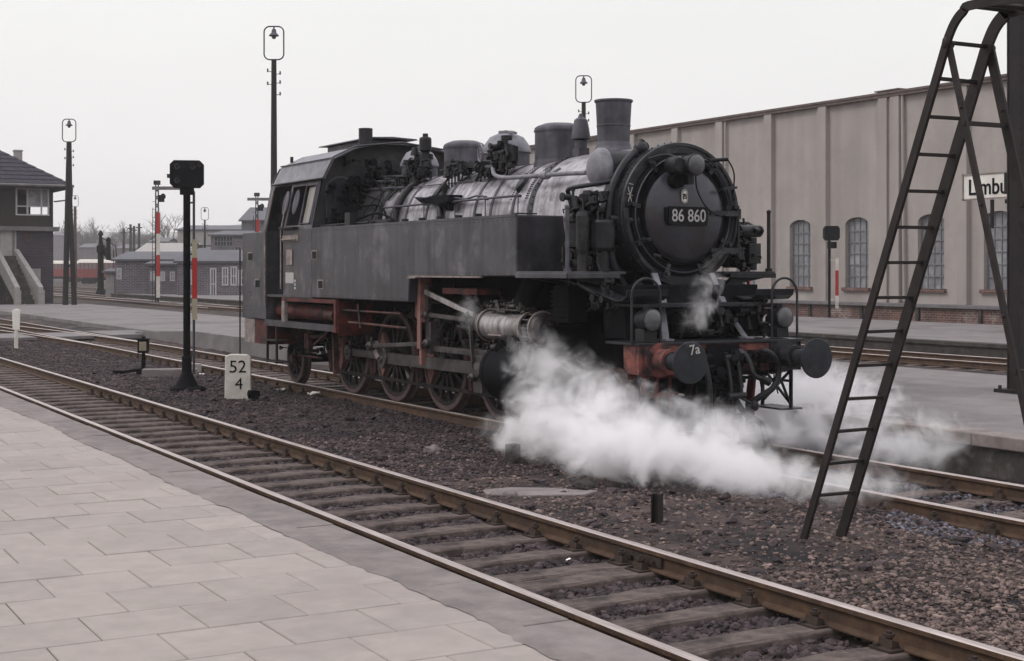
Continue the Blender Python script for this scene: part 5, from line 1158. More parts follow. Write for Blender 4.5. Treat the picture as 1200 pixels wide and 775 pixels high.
tag(m.build('pale_block', M['concrete'], None, loc=(T2-1.15, 29.6, zg(T2-1.15, 29.6)-.02), bevel=.01), 'small pale block against the rail behind the signal mast', 'block')
p = P(19, 38.6); fp = tag(empty('fouling_marker', (p.x, p.y, zg(p.x, p.y)), rz=-.3), 'slim white topped marker post at the far left between the tracks', 'marker post')
m = MB(); m.cyl((0, 0, 0), (0, 0, .55), .05, n=10); m.build('marker_stem', M['dirtywhite'], fp); m = MB(); m.prism([(-.085, .5), (.085, .5), (.10, 1.02), (0, 1.06), (-.10, 1.02)], 'y', -.05, .05); m.build('marker_head', M['white'], fp, bevel=.01)

# ---------------------------------------------------------------- workshop wall
WX, WT = 41.0, 8.95
wb = tag(empty('workshop_building', (WX, 0, 0)), 'long beige rendered workshop with pilasters and arched windows behind the locomotive', 'building')
def sY(px): return 91455/(px+350.2)-22.92       # photograph column on this wall -> y
wins = [55.6, 51.8, 48.1, 44.62, 40.55, 37.25, 33.2, 29.6, 26.0, 22.4, 59.3, 63.0, 66.7]
wins = sorted(wins); WB, WSILL, WTOP, WW = 15.0, 1.30, 3.86, 1.36; WE = 86.0
m = MB(); ys_ = [WB]
def xs(y): return 0.0
for c in wins: ys_ += [c-WW/2, c+WW/2]
ys_.append(WE)
for i in range(0, len(ys_), 2): m.box(0, .4, ys_[i], ys_[i+1], .72, WT)
arc_n = 10
for c in wins:
    m.box(0, .4, c-WW/2, c+WW/2, .72, WSILL)
    ap = [(c-WW/2, WT), (c+WW/2, WT)]+[(c+WW/2*math.cos(R(t)), WTOP+.30*math.sin(R(t))) for t in np.linspace(0, 180, arc_n+1)]
    n = len(ap); m.add([(0, a, b) for a, b in ap]+[(.4, a, b) for a, b in ap], [tuple(range(n)), tuple(range(n, 2*n))[::-1]]+[(i, (i+1) % n, n+(i+1) % n, n+i) for i in range(n)])
WALL = m.build('wall', M['render'], wb)
m = MB()
pil = [sY(743.5), sY(794), sY(846), sY(903.5), sY(967), sY(1038), sY(1052), sY(1131)]+[35.2, 31.4, 27.8, 24.2, 20.4]+[57.5+8.2, 69.6, 73.3, 77, 80.7, 84.4]
for c in pil: m.nx(); m.box(-.20, 0, c-.24, c+.24, .722, WT-.12); m.box(-.10, 0, c+.24, c+.44, .722, WT-.12)
build_each(m, 'pilaster', M['render'], wb, bevel=.008)
m = MB(); m.box(-.26, .5, WB, WE, WT, WT+.09); m.box(-.22, 0, WB, WE, WT-.118, WT-.002); m.box(-.26, .5, sY(1058), sY(1030), WT+.122, WT+.17); m.build('roof_coping', M['trim'], wb)
m = MB(); m.box(-.45, .4, WB, WE, .58, .72); m.build('stone_ledge', M['ledge'], wb, bevel=.02)
m = MB(); m.box(-.30, .4, WB, WE, -.2, .58)
m.build('brick_plinth', M['wallbrick'], wb)
m = MB()
for y_ in np.arange(WB+1, WE, 3.1): m.nx().box(-.40, -.30, y_, y_+.14, -.2, .58)
build_each(m, 'plinth_pier', M['edgewall'], wb)
for c in wins:
    m = MB(); m.add([(.20, c-WW/2, WSILL), (.20, c+WW/2, WSILL), (.20, c+WW/2, WTOP+.32), (.20, c-WW/2, WTOP+.32)], [(0, 1, 2, 3)]); wo = m.build('window', M['dustglass'], wb)
    m = MB()
    for k in range(1, 4): m.box(.165, .198, c-WW/2+WW*k/4-.022, c-WW/2+WW*k/4+.022, WSILL, WTOP+.28)
    for k in range(1, 6): m.box(.16, .197, c-WW/2, c+WW/2, WSILL+k*.46-.022, WSILL+k*.46+.022)
    m.box(.15, .199, c-WW/2, c-WW/2+.05, WSILL, WTOP); m.box(.15, .199, c+WW/2-.05, c+WW/2, WSILL, WTOP)
    m.build('window_frame', M['muntin'], wo)
    m = MB(); m.box(-.12, .15, c-WW/2-.12, c+WW/2+.12, WSILL-.14, WSILL); m.build('window_sill', M['wallbrick'], wo)
m = MB(); m.add([(.4, WB, WT-.1), (.4, WE, WT-.1), (9, WE, WT+.3), (9, WB, WT+.3)], [(0, 1, 2, 3)])
yr0, yr1 = 58.5, 64.5
m.prism([(14, WT-.3), (26, WT-.3), (26, WT+.5), (20, WT+3.4), (14, WT+.5)], 'y', 66, 71); m.box(9, 34, WB, WE, 0, WT+.3)
m.build('roof', M['roofgrey'], wb)
m = MB(); m.cyl((-.12, sY(1062), .8), (-.12, sY(1060), WT), .06, n=8); m.nx().cyl((-.12, sY(846)-.4, .8), (-.12, sY(846)-.4, WT), .05, n=8); build_each(m, 'downpipe', M['render'], wb)
# signals standing before the wall
def wall_signal(px, z, label, top=265):
    p = P(px, z); H = PH(top, z)
    s_ = tag(empty('shunting_signal', (p.x, p.y, .25 if 27 < p.x < 36.5 else -.15), rz=-TH), label, 'signal'); b = s_.location.z
    m = MB(); m.cyl((-.1, 0, 0), (-.1, 0, H-b-.5), .05, n=8); m.box(-.3, .3, -.12, .12, 0, .35); m.build('mast', M['sootblack'], s_)
    m = MB(); m.prism([(-.26, H-b-.55), (.2, H-b-.55), (.27, H-b-.45), (.27, H-b-.1), (.2, H-b), (-.26, H-b), (-.33, H-b-.1), (-.33, H-b-.45)], 'y', -.14, .1); m.box(-.16, .16, -.1, .1, H-b-.85, H-b-.6); m.build('signal_head', M['inkblack'], s_)
    m = MB(); zt = H-b-1.2
    for k, mi in enumerate((0, 1, 1, 0)): m.box(.12, .24, -.05, -.02, zt-.48*(k+1), zt-.48*k-.002, mi=mi)
    m.bar((-.1, -.01, zt-.1), (.18, -.01, zt-.1), .03, .03); m.bar((-.1, -.01, zt-1.6), (.18, -.01, zt-1.6), .03, .03)
    m.build('mast_board', [M['dirtywhite'], M['sigred']], s_); return s_
wall_signal(975, 55, 'black light signal with red and white mast board between two arched windows')
wall_signal(872, 57, 'black light signal glimpsed between the smokebox and the first arched window', top=262)

# ---------------------------------------------------------------- lamp posts
def lamp_post(px, z, top, label, thick=.17, wire=True, a_frame=False, mt=None, arms=True):
    p = P(px, z); H = PH(top, z); mt = mt or M['pole']
    l = tag(empty('lamp_post', (p.x, p.y, -.15), rz=-TH), label, 'lamp post', 'tall yard lamp posts'); ht = H+.15; lh = 1.32; lw = .43
    m = MB()
    if a_frame:
        m.tube([(-.22, 0, 0), (-.02, 0, ht-lh)], [.17, .13], n=8); m.tube([(.30, 0, 0), (.06, 0, ht*.55), (.02, 0, ht-lh)], [.16, .13, .12], n=8); m.bar((-.2, 0, 2.4), (.26, 0, 2.4), .08, .12)
    else: m.tube([(0, 0, 0), (0, 0, ht-lh)], [thick, thick*.62], n=10)
    m.build('mast', mt, l)
    m = MB(); r_ = lw-.05; zt, zb = ht-.26, ht-lh+.22
    q_ = .22; pts = [(r_-q_+q_*math.cos(R(t)), 0, zt+q_*math.sin(R(t))) for t in range(0, 91, 15)]+[(-r_+q_+q_*math.cos(R(t)), 0, zt+q_*math.sin(R(t))) for t in range(90, 181, 15)]+[(-r_+q_+q_*math.cos(R(t)), 0, zb+q_*math.sin(R(t))) for t in range(180, 271, 15)]+[(r_-q_+q_*math.cos(R(t)), 0, zb+q_*math.sin(R(t))) for t in range(270, 361, 15)]
    m.tube(pts+pts[:1], .028, n=6, caps=False); m.build('lamp_hoop', M['ladder'], l)
    m = MB(); m.lathe([(.03, ht-.03), (.03, ht-.12), (.08, ht-.16), (.10, ht-.28), (.19, ht-.38), (.19, ht-.41), (.15, ht-.41)], (0, 0, 0), (0, 0, 1), 16); sh = m.build('lamp_shade', M['dome'], l)
    m = MB(); m.ell((0, 0, ht-.44), (.09, .09, .09), 12, 8); m.build('lamp_globe', M['lens'], sh)
    if arms:
        m = MB()
        for k, (dz, s_) in enumerate(((1.8, -1), (1.9, 1), (2.3, -1), (2.25, 1), (2.7, 1))):
            m.cyl((0, 0, ht-dz), (s_*.24, 0, ht-dz+.04), .014, n=5); m.cyl((s_*.24, 0, ht-dz), (s_*.24, 0, ht-dz+.13), .032, n=8)
        m.build('insulator', M['insul'], l)
    return l
lamp_post(321, 56, 30, 'tallest lamp post with looped top rising behind the locomotive cab', .16)
lamp_post(81, 82, 139, 'thick double-legged lamp post with looped top beside the signal box', a_frame=True)
lamp_post(684, 70, 88, 'lamp post whose looped top shows just left of the chimney')
lamp_post(88, 170, 229, 'distant reddish lamp post just right of the thick double-legged one', .25, mt=M['dullred'])
l5 = lamp_post(240, 150, 243, 'distant lamp post with a crossarm above the brick sheds', .14)
m = MB(); ht = PH(243, 150)+.15; m.bar((-1.6, 0, ht-4.0), (1.6, 0, ht-4.0), .12, .12)
for x_ in (-1.4, -.7, .7, 1.4): m.cyl((x_, 0, ht-4), (x_, 0, ht-3.7), .07, n=6)
m.build('crossarm', M['pole'], l5)

# semaphore signals
def semaphore(px, z, top, label, arm=(-.25, 1.55), right=True):
    p = P(px, z); H = PH(top, z)+.15; s_ = tag(empty('semaphore_signal', (p.x, p.y, -.15), rz=-TH), label, 'signal')
    m = MB()
    for x_ in (-.10, .10): m.bar((x_, 0, 0), (x_*.8, 0, H-.1), .07, .06, up=(0, 1, 0))
    for k in range(int(H/.5)): m.bar((-.09, 0, .5*k), (.09, 0, .5*k+.5), .035, .035, up=(0, 1, 0)); m.bar((.09, 0, .5*k), (-.09, 0, .5*k+.5), .035, .035, up=(0, 1, 0))
    m.box(-.2, .2, -.1, .1, H-.15, H+.12); m.build('lattice_mast', M['darkwood'], s_)
    m = MB(); y_ = -.12
    m.box(arm[0], arm[1], y_-.03, y_, H-.48, H-.26); m.build('signal_arm', M['ledge'], s_); m = MB(); m.box(.12, .5, y_-.02, y_, H-1.25, H-.8); m.ell((.42, -.15, H-.9), (.17, .1, .2), 8, 6); m.build('spectacle', M['sootblack'], s_)
    m = MB(); zt = H-1.9
    for k in range(4): m.box(-.02, .22, -.14, -.10, zt-1.35*(k+1), zt-1.35*k-.004, mi=k % 2)
    m.build('mast_board', [M['sigred'], M['dirtywhite']], s_)
    m = MB(); m.tube([(-.28, -.05, 0), (-.28, -.05, H*.5), (-.26, -.05, H-1.6)], .02, n=5)
    for k in range(12): m.bar((-.28, -.05, 1+k*.5), (-.12, -.05, 1+k*.5), .025, .025)
    m.build('mast_ladder', M['ladder'], s_); return s_
semaphore(184, 92, 214, 'semaphore signal with level arm and red and white banded mast', arm=(-.28, 1.75))
semaphore(301, 110, 228, 'semaphore signal with short crossarm beside the locomotive cab', arm=(-.7, 1.0))
# water crane
p = P(118, 125); wc = tag(empty('water_crane', (p.x, p.y, -.15), rz=-TH), 'dark cast iron water crane near the red railcars', 'water crane')
m = MB(); m.lathe([(.45, 0), (.4, .3), (.28, .5), (.25, 3.6), (.35, 3.7), (.35, 4.2), (.2, 4.4), (.12, 5.1), (.25, 5.2), (.1, 5.5), (.001, 5.6)], (0, 0, 0), (0, 0, 1), 16); m.build('column', M['sootblack'], wc)
m = MB(); m.tube([(0, 0, 4.0), (.35, 0, 3.9), (.55, -.1, 3.4), (.7, -.1, 3.0), (.7, -.1, 4.6)], [.2, .2, .22, .22, .16], n=10); m.ell((.7, -.1, 4.7), (.22, .2, .28), 8, 6); m.build('spout', M['sootblack'], wc)
m = MB(); m.tube([(0, 0, 5.0), (1.3, 0, 4.2), (1.6, 0, 0)], .05, n=6); m.tube([(1.1, 0, 4.0), (1.2, 0, 0)], .04, n=6); m.build('stay_rod', M['ladder'], wc)

# ---------------------------------------------------------------- signal box
ZB = 88.0; k_ = ZB/F_PX
p = P(0, ZB); sb = tag(empty('signal_box', (p.x, p.y, 0)), 'brick signal box with slate hipped roof, corner windows and outside stairs', 'building')
# local x: along the picture from column 0; y into depth
xr = 62*k_; m = MB(); m.box(-9, xr-.06, 0, 7.0, -.2, PH(268, ZB)); m.build('wall', M['bluebrick'], sb)
xr2 = 60*k_; zs, ze = PH(268, ZB), PH(215, ZB); wl0, wl1 = 18*k_, 56*k_; wz0, wz1 = PH(252, ZB), PH(220, ZB)
m = MB(); m.box(-9, wl0, -.15, .1, zs, ze); m.box(wl0, xr2, -.15, .1, zs, wz0); m.box(wl0, xr2, -.15, .1, wz1, ze); m.box(wl1, xr2, -.15, .1, wz0, wz1)
m.box(-9, xr2, 7.0, 7.15, zs, wz0-.3); m.box(-9, xr2, 7.0, 7.15, wz1, ze); m.box(xr2-.1, xr2, .1, 7.0, zs, wz0); m.box(xr2-.1, xr2, .1, 7.0, wz1, ze); m.box(-9, -.5, 6.9, 7.0, wz0-.3, wz1); m.box(.9, xr2, 6.9, 7, wz0-.3, wz1)
m.build('upper_wall', M['darkwood'], sb)
m = MB(); m.box(-9, xr+.25, -.35, 7.3, zs-.12, zs+.14); m.build('floor_band', M['ledge'], sb)
m = MB()
for x_ in (18, 30.5, 46.5, 54.5): m.box(x_*k_-.05, x_*k_+.05, -.17, -.12, wz0, wz1)
for z_ in (wz0+.03, wz0+.55, wz1-.03): m.box(wl0, wl1, -.175, -.125, z_-.04, z_+.04)
m.build('window_frame', M['whiteframe'], sb)
m = MB(); m.box(30.5*k_, 54.5*k_, -.10, -.09, wz0+.55, wz1); m.build('window_pane', M['dustglass'], sb)
rx = 78*k_; rz0 = PH(216, ZB); 
m = MB(); ap = PH(142, ZB)
pv = [(-11, -1.3, rz0), (rx, -1.3, rz0), (rx, 8.3, rz0), (-11, 8.3, rz0), (-2.9, 3.5, ap+.1), (-8, 3.5, ap+.1)]
m.add(pv, [(0, 1, 4, 5), (1, 2, 4), (2, 3, 5, 4), (3, 0, 5)]); m.box(-11, rx, -1.3, 8.3, rz0-.22, rz0-.01)
m.build('roof', M['tile'], sb)
m = MB()                                         # rows of slates standing slightly proud
n_r = 15
for i in range(n_r):
    f0, f1 = i/n_r, (i+1)/n_r
    def on(f, left): return Vector(pv[0]).lerp(Vector(pv[5]), f) if left else Vector(pv[1]).lerp(Vector(pv[4]), f)
    a, b, c, d = on(f0, 1), on(f0, 0), on(f1, 0), on(f1, 1); up = Vector((0, -.02, .05)); lo = Vector((0, -.01, .015))
    nn = max(3, int((b-a).length/.45))
    for j in range(nn):
        u0, u1 = (j+.03)/nn, (j+.97)/nn
        m.add([a.lerp(b, u0)+up, a.lerp(b, u1)+up, d.lerp(c, u1)+lo, d.lerp(c, u0)+lo], [(0, 1, 2, 3)])
m.build('roof_slates', M['tile'], sb)
m = MB(); m.tube([(-11, -1.38, rz0-.08), (rx+.05, -1.38, rz0-.08)], .09, n=8); m.tube([(xr2+.05, -.2, rz0-1.0), (xr2+.9, -1.2, rz0-.9), (xr2+.9, -1.35, rz0-.2)], .05, n=6); m.build('gutter', M['ledge'], sb)
m = MB(); cx_ = 34.5*k_; m.box(cx_-.23, cx_+.23, 3.8, 4.3, PH(200, ZB), PH(171, ZB)); m.box(cx_-.27, cx_+.27, 3.76, 4.34, PH(171, ZB), PH(171, ZB)+.1); m.build('chimney', M['concrete'], sb)
m = MB(); m.box(34*k_, 46*k_, -.05, -.0, -.1, PH(315, ZB)); m.build('door', M['concrete'], sb)
m = MB(); m.box(35.5*k_, 38.5*k_, -.07, -.052, PH(333, ZB), PH(319, ZB)); m.build('door_window', M['darkglass'], sb)
for x0_, x1_, xe in ((-6, 1, 11), (15.5, 22, 37)):    # sloping stair balustrades
    m = MB(); v = []
    for (px_, dy) in ((x0_, 0), (x1_, 0)): pass
    h0, h1 = PH(292, ZB), PH(336, ZB)
    lo0, lo1 = (x0_*k_, -.2), ((xe-6)*k_, -3.2)
    m.add([(x0_*k_, -.1, h0), (x0_*k_+.28, -.1, h0), (xe*k_, -3.2, h1), (xe*k_-.28, -3.2, h1), (x0_*k_, -.1, h0-.9), (x0_*k_+.28, -.1, h0-.9), (xe*k_, -3.2, h1-.9), (xe*k_-.28, -3.2, h1-.9)], [(0, 1, 2, 3), (7, 6, 5, 4), (0, 4, 5, 1), (1, 5, 6, 2), (2, 6, 7, 3), (3, 7, 4, 0)])
    m.box(xe*k_-.32, xe*k_+.05, -3.35, -3.0, -.2, h1-.2); m.build('stair_balustrade', M['concrete'], sb)
m = MB()
for i in range(11):
    t = i/11; x_ = (2+(12)*t)*k_; m.box(x_, x_+.75, -.1-3.0*t-.3, -.1-3.0*t, -.2, PH(300, ZB)*(1-t)+.0)
m.build('stair_flight', M['edgewall'], sb)
m = MB(); m.box(27*k_, 33*k_, -.04, 0, PH(282, ZB), PH(273, ZB)); m.build('lower_window', M['dullred'], sb); m = MB(); m.cyl((15*k_, -.08, 0), (15*k_, -.08, zs), .06, n=8); m.build('downpipe', M['ledge'], sb)
m = MB(); m.box(0, .95, -.05, 0, PH(300, ZB), PH(268, ZB)-.1); m.build('upper_door', M['concrete'], sb)

# ---------------------------------------------------------------- sheds, houses, railcar, hills, trees
def shed(px0, px1, z, eave, ridge, depth, mt, name, label, wins=(), over=.25, gable=False, wmt=None, base=-.2, roofm=None):
    k = z/F_PX; p = P(px0, z); s_ = tag(empty(name, (p.x, p.y, 0), rz=-TH), label, 'building'); W_ = (px1-px0)*k; he, hr = PH(eave, z), PH(ridge, z)
    m = MB(); m.box(0, W_, 0, depth, base, he)
    if gable: m.prism([(0, he), (W_, he), (W_/2, hr-.1)], 'y', .01, depth-.01)
    m.build('wall', mt, s_)
    m = MB()
    if gable: m.sheet([(-over, he-.12), (W_/2, hr), (W_+over, he-.12)][::-1], 'y', -over, depth+over, .15)
    else: m.sheet([(-over, he), (depth/2, hr), (depth+over, he)][::-1], 'x', -over, W_+over, .15)
    m.build('roof', roofm or M['roofgrey'], s_)
    for (a, b, t, u) in wins:
        m = MB(); x0_, x1_, z0_, z1_ = (a-px0)*k, (b-px0)*k, PH(u, z), PH(t, z)
        m.box(x0_, x1_, -.03, -.005, z0_, z1_); wn = m.build('window', M['darkglass'], s_)
        m = MB(); fw = .11
        m.box(x0_-fw, x0_, -.06, -.01, z0_-fw, z1_+fw); m.box(x1_, x1_+fw, -.06, -.01, z0_-fw, z1_+fw); m.box(x0_, x1_, -.06, -.01, z1_, z1_+fw); m.box(x0_, x1_, -.06, -.01, z0_-fw, z0_); m.box((x0_+x1_)/2-.04, (x0_+x1_)/2+.04, -.05, -.031, z0_, z1_); m.box(x0_, x1_, -.05, -.031, (z0_+z1_)/2-.04, (z0_+z1_)/2+.04)
        m.build('window_frame', wmt or M['whiteframe'], wn)
    return s_
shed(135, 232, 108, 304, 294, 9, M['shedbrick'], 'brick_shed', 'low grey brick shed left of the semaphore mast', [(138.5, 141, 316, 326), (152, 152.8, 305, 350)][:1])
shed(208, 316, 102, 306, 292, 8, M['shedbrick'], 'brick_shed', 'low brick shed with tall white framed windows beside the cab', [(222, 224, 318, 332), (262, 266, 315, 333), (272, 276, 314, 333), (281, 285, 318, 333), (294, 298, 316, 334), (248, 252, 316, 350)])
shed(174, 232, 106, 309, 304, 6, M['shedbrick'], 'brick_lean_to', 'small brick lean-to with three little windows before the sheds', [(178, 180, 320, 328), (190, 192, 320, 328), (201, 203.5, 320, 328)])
shed(124, 134, 112, 318, 315, 3, M['concrete'], 'small_hut', 'tiny pale hut at the left end of the brick sheds')
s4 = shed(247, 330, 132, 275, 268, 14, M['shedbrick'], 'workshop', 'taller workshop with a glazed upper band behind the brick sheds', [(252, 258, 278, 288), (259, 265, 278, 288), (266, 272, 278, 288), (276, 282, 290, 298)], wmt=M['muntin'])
shed(283, 330, 140, 258, 240, 12, M['roofgrey'], 'tall_roofed_house', 'steep grey roofed building immediately left of the locomotive cab', roofm=M['roofgrey'])
shed(208, 282, 190, 269, 262, 16, M['concrete'], 'pale_hall', 'pale low hall with roof vents in the haze behind the workshop')
shed(160, 220, 150, 296, 284, 10, M['concrete'], 'pale_shed', 'pale roofed shed in the haze behind the semaphore', roofm=M['concrete'])
shed(228, 262, 135, 297, 290, 6, M['roofgrey'], 'grey_outbuilding', 'grey roofed outbuilding between the shed and the workshop')
# railcars
for i, (px0, px1, z, lb) in enumerate(((91, 150, 205, 'red railcar with cream roof standing at the far left platform'), (40, 92, 235, 'second red railcar further back behind the lamp posts'))):
    k = z/F_PX; p = P(px0, z); rc = tag(empty('railcar', (p.x, p.y, 0), rz=-TH+.05), lb, 'railcar', 'red railcars in the yard'); L_ = (px1-px0)*k
    m = MB(); m.box(0, L_, 0, 2.8, .9, 2.15); m.build('body', M['railcar'], rc, bevel=.05)
    m = MB(); m.box(.05, L_-.05, .05, 2.75, 2.15, 3.0); m.build('window_band', M['muntin'], rc)
    m = MB(); m.prism([(0, 3.0), (2.8, 3.0), (2.5, 3.35), (1.4, 3.5), (.3, 3.35)], 'x', 0, L_); m.build('roof', M['dirtywhite'], rc)
    m = MB()
    for q in (.12, .24, .78, .9): m.cyl((L_*q, .2, .45), (L_*q, .35, .45), .45, n=14); m.cyl((L_*q, 2.5, .45), (L_*q, 2.6, .45), .45, n=14)
    m.box(.5, L_-.5, .4, 2.4, .55, .9); m.build('bogie', M['sootblack'], rc)
    m = MB()
    for q in np.arange(.04, .98, .08): m.box(L_*q, L_*q+.15, -.01, .05, 2.15, 3.0)
    m.build('window_post', M['railcar'], rc)
# distant hills and masts
def hill(d, amp, base, seed, name='hills'):
    m = MB(); n = 160; vs = []
    for i in range(n+1):
        a = R(-45+120*i/n); x, y = d*math.sin(a), d*math.cos(a)
        hgt = base+amp*(.5+.5*math.sin(i*.21+seed))*(.7+.3*math.sin(i*.7+seed*2))+random.uniform(-.03, .03)*base
        x2, y2 = (d+260)*math.sin(a), (d+260)*math.cos(a); x1, y1 = (d+90)*math.sin(a), (d+90)*math.cos(a)
        vs += [(x, y, -1), (x1, y1, hgt*.8), (x2, y2, hgt), ((d+600)*math.sin(a), (d+600)*math.cos(a), -2)]
    m.add(vs, [(i*4+j, i*4+4+j, i*4+5+j, i*4+1+j) for i in range(n) for j in range(3)], smooth=True)
    tag(m.build(name, M['hill']), kind='structure')
hill(1500, 22, 34, 1.0); hill(1850, 20, 48, 2.4, 'far_hills')
def bare_tree(seed, h=9.0):
    rg = random.Random(seed); tm, cm = MB(), MB()
    def br(p, d, L, r_, lev):
        n = 3; pts = [p]
        for i in range(n): d = (d+Vector((rg.uniform(-.18, .18), rg.uniform(-.18, .18), rg.uniform(-.02, .14)))).normalized(); pts.append(pts[-1]+d*L/n)
        (tm if lev == 0 else cm).tube(pts, [r_*(1-.4*i/n) for i in range(n+1)], n=5 if lev < 2 else 3, caps=False)
        if lev < 4:
            for _ in range(rg.randint(3, 5) if lev else 7):
                t = rg.uniform(.45, 1) if lev else rg.uniform(.35, 1); q = pts[min(int(t*n), n-1)].lerp(pts[min(int(t*n)+1, n)], t*n % 1 if t < 1 else 1)
                an = rg.uniform(0, 2*PI); e = (d*.8+Vector((math.cos(an), math.sin(an), rg.uniform(.1, .6)))*.75).normalized(); br(q, e, L*rg.uniform(.5, .7), r_*.5, lev+1)
    br(Vector((0, 0, 0)), Vector((0, 0, 1)), h*.55, h*.028, 0); return tm, cm
tvar = []
for s_ in (1, 2, 3):
    t, c = bare_tree(s_); to = t.build('trunk', M['twig']); co = c.build('crown', M['twig']); tvar.append((to.data, co.data)); bpy.data.objects.remove(to); bpy.data.objects.remove(co)
tree_spots = [(96, 262, 1.05, 'bare winter tree above the red railcars'), (112, 270, 1.15, 'wide bare tree standing right of the distant reddish lamp post'), (131, 255, .85, 'small bare tree above the tiny pale hut'), (150, 290, 1.1, 'hazy bare tree left of the semaphore'),
              (172, 300, 1.0, 'hazy bare tree just behind the semaphore mast'), (196, 250, 1.15, 'bare tree between the semaphore and the signal head'), (204, 262, .9, 'slighter bare tree right beside the one under the signal head'), (70, 300, 1.2, 'bare tree behind the signal box corner'),
              (104, 255, .95, 'bare tree just left of the water crane'), (122, 240, .8, 'low bare tree directly behind the water crane'), (141, 275, 1.1, 'spreading bare tree behind the four skyline masts'), (162, 268, .9, 'bare tree behind the rightmost skyline mast'), (186, 300, .95, 'faint bare tree touching the semaphore mast on its right'), (226, 290, .9, 'bare tree right of the signal mast above the pale hall')]
for i, (px, z, sc, lb) in enumerate(tree_spots):
    z *= 1.7; sc *= 1.75; p = P(px, z); t = tag(empty('bare_tree', (p.x, p.y, -.3), rz=i*1.7), lb, 'tree', 'bare trees on the skyline'); t.scale = (sc, sc, sc*.95)
    for nm, me in zip(('trunk', 'crown'), tvar[i % 3]): o = bpy.data.objects.new(nm, me); COL.objects.link(o); o.parent = t
for i, (px, top) in enumerate(((153, 263), (157, 265), (163, 262), (145, 268))):
    p = P(px, 240); H = PH(top, 240); mm = MB(); mm.tube([(0, 0, -.3), (0, 0, H)], [.28, .2], n=8); mm.box(-.5, .5, -.1, .1, H-.8, H-.6)
    tag(mm.build('yard_mast', M['pole'], None, loc=(p.x, p.y, 0)), ['second', 'third', 'rightmost', 'leftmost'][i]+' of four hazy masts on the skyline left of the semaphore', 'mast', 'masts on the skyline')
for i, (px0, px1, z, top, lb) in enumerate(((92, 112, 330, 290, 'low grey roof between the far pale house and the railcar'), (136, 158, 300, 291, 'small far roof just above the first brick shed'), (176, 196, 340, 283, 'far gabled roof peeping out right of the semaphore mast'), (226, 250, 310, 281, 'far roof between the signal mast and the glazed workshop'), (84, 122, 560, 283, 'far pale house beyond the railcars'), (128, 175, 600, 280, 'long far hall beyond the water crane'), (60, 84, 480, 276, 'grey far building behind the thick lamp post'))):
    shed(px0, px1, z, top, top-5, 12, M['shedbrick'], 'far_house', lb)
# ---------------------------------------------------------------- steam
def steam_mat(name, dens, nscale, lo, hi, seed):
    m = bpy.data.materials.new(name); m.use_nodes = True; t = m.node_tree; N = t.nodes; L = t.links; N.clear()
    out = N.new('ShaderNodeOutputMaterial'); v = N.new('ShaderNodeVolumePrincipled'); L.new(v.outputs[0], out.inputs['Volume'])
    v.inputs['Color'].default_value = (.995, .99, .995, 1); v.inputs['Anisotropy'].default_value = .1
    tc = N.new('ShaderNodeTexCoord'); ln = N.new('ShaderNodeVectorMath'); ln.operation = 'LENGTH'; L.new(tc.outputs['Object'], ln.inputs[0])
    g = N.new('ShaderNodeNewGeometry'); nz = N.new('ShaderNodeTexNoise'); nz.noise_dimensions = '4D'; nz.inputs['W'].default_value = seed
    nz.inputs['Scale'].default_value = nscale; nz.inputs['Detail'].default_value = 7; nz.inputs['Roughness'].default_value = .62; nz.inputs['Distortion'].default_value = 1.2
    L.new(g.outputs['Position'], nz.inputs['Vector'])
    # falloff: 1 in the middle of the puff, 0 at its skin, ragged by the noise
    f = N.new('ShaderNodeMath'); f.operation = 'SUBTRACT'; f.inputs[0].default_value = 1.0; L.new(ln.outputs['Value'], f.inputs[1])
    nn = N.new('ShaderNodeMapRange'); nn.inputs[1].default_value = .3; nn.inputs[2].default_value = .7; nn.inputs[3].default_value = -.75; nn.inputs[4].default_value = .55; nn.clamp = False; L.new(nz.outputs[0], nn.inputs[0])
    ad = N.new('ShaderNodeMath'); ad.operation = 'ADD'; L.new(f.outputs[0], ad.inputs[0]); L.new(nn.outputs[0], ad.inputs[1])
    mr = N.new('ShaderNodeMapRange'); mr.interpolation_type = 'SMOOTHSTEP'; mr.inputs[1].default_value = lo; mr.inputs[2].default_value = hi; mr.inputs[3].default_value = 0; mr.inputs[4].default_value = dens; L.new(ad.outputs[0], mr.inputs[0])
    ed = N.new('ShaderNodeMapRange'); ed.inputs[1].default_value = 0; ed.inputs[2].default_value = .22; L.new(f.outputs[0], ed.inputs[0])
    mu = N.new('ShaderNodeMath'); mu.operation = 'MULTIPLY'; L.new(mr.outputs[0], mu.inputs[0]); L.new(ed.outputs[0], mu.inputs[1]); L.new(mu.outputs[0], v.inputs['Density'])
    return m
def steam(name, label, puffs, mt):
    root = tag(empty(name), label, 'steam', kind='stuff')
    for (px, py, z, rw, rh, rd, rot) in puffs:
        c = P(px, z, PH(py, z)); m = MB(); m.ell((0, 0, 0), (1, 1, 1), 24, 16); o = m.build('puff', mt, root, loc=c)
        o.scale = (rw, rd, rh); o.rotation_euler = (0, rot, -TH)
    return root
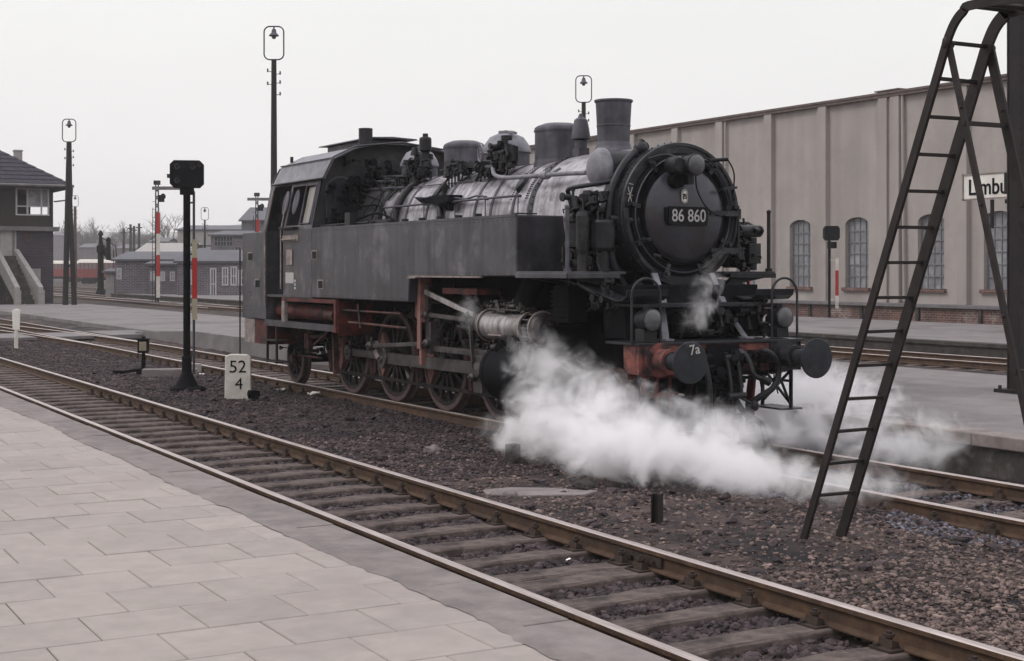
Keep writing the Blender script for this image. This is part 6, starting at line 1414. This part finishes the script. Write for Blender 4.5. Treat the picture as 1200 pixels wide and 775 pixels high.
SM1 = steam_mat('dense_steam', 9.0, 2.1, .14, 1.3, 1.3); SM2 = steam_mat('thin_steam', 3.4, 2.6, .18, 1.05, 4.1)
steam('steam', 'thick white steam rolling over the ground on the near side of the locomotive',
      [(648, 480, 15.7, .62, .45, .6, .35), (690, 505, 15.2, 1.05, .62, .8, .25), (765, 528, 14.6, 1.35, .50, .85, .16), (840, 545, 14.0, 1.15, .40, .8, .12), (625, 508, 15.9, .75, .36, .55, .12), (590, 520, 16.2, .32, .11, .25, .12), (597, 500, 16.2, .12, .34, .14, .25), (730, 540, 14.6, 1.1, .30, .8, .15)], SM1)
steam('steam', 'bright steam drifting across the island platform beyond the buffers',
      [(945, 480, 19.0, 1.6, .80, 1.6, .1), (895, 480, 18.0, 1.3, .75, 1.1, 0), (1000, 505, 17.2, 1.3, .60, 1.1, .12), (960, 472, 21, 1.5, .65, 1.3, 0), (920, 500, 17.6, 1.2, .5, 1.0, .1)], SM1)
steam('thin_steam', 'thin wisps of steam curling up around the cylinders, smokebox and ladder foot',
      [(828, 345, 16.0, .25, .62, .3, .4), (1075, 520, 15.6, 1.3, .50, .8, .1), (552, 366, 18.6, .28, .34, .25, 0), (850, 500, 14.6, 1.0, .36, .7, .1), (950, 560, 13.2, 1.3, .28, .8, .1), (640, 432, 16.1, .75, .50, .5, .5), (730, 470, 15.2, .9, .42, .5, .3), (610, 470, 16.3, .4, .5, .3, .2), (690, 445, 15.7, .6, .4, .4, .6)], SM2)

# ---------------------------------------------------------------- haze
m = MB(); m.box(-400, 2500, -20, 2500, -3, 78)
hz = tag(m.build('haze', M['twig']), kind='stuff')
hm = bpy.data.materials.new('haze'); hm.use_nodes = True; t = hm.node_tree; t.nodes.clear()
o_ = t.nodes.new('ShaderNodeOutputMaterial'); v_ = t.nodes.new('ShaderNodeVolumePrincipled'); v_.inputs['Density'].default_value = .00045; v_.inputs['Color'].default_value = (1, .998, 1, 1); t.links.new(v_.outputs[0], o_.inputs['Volume'])
hz.data.materials.clear(); hz.data.materials.append(hm)
for o in protos: bpy.data.objects.remove(o)
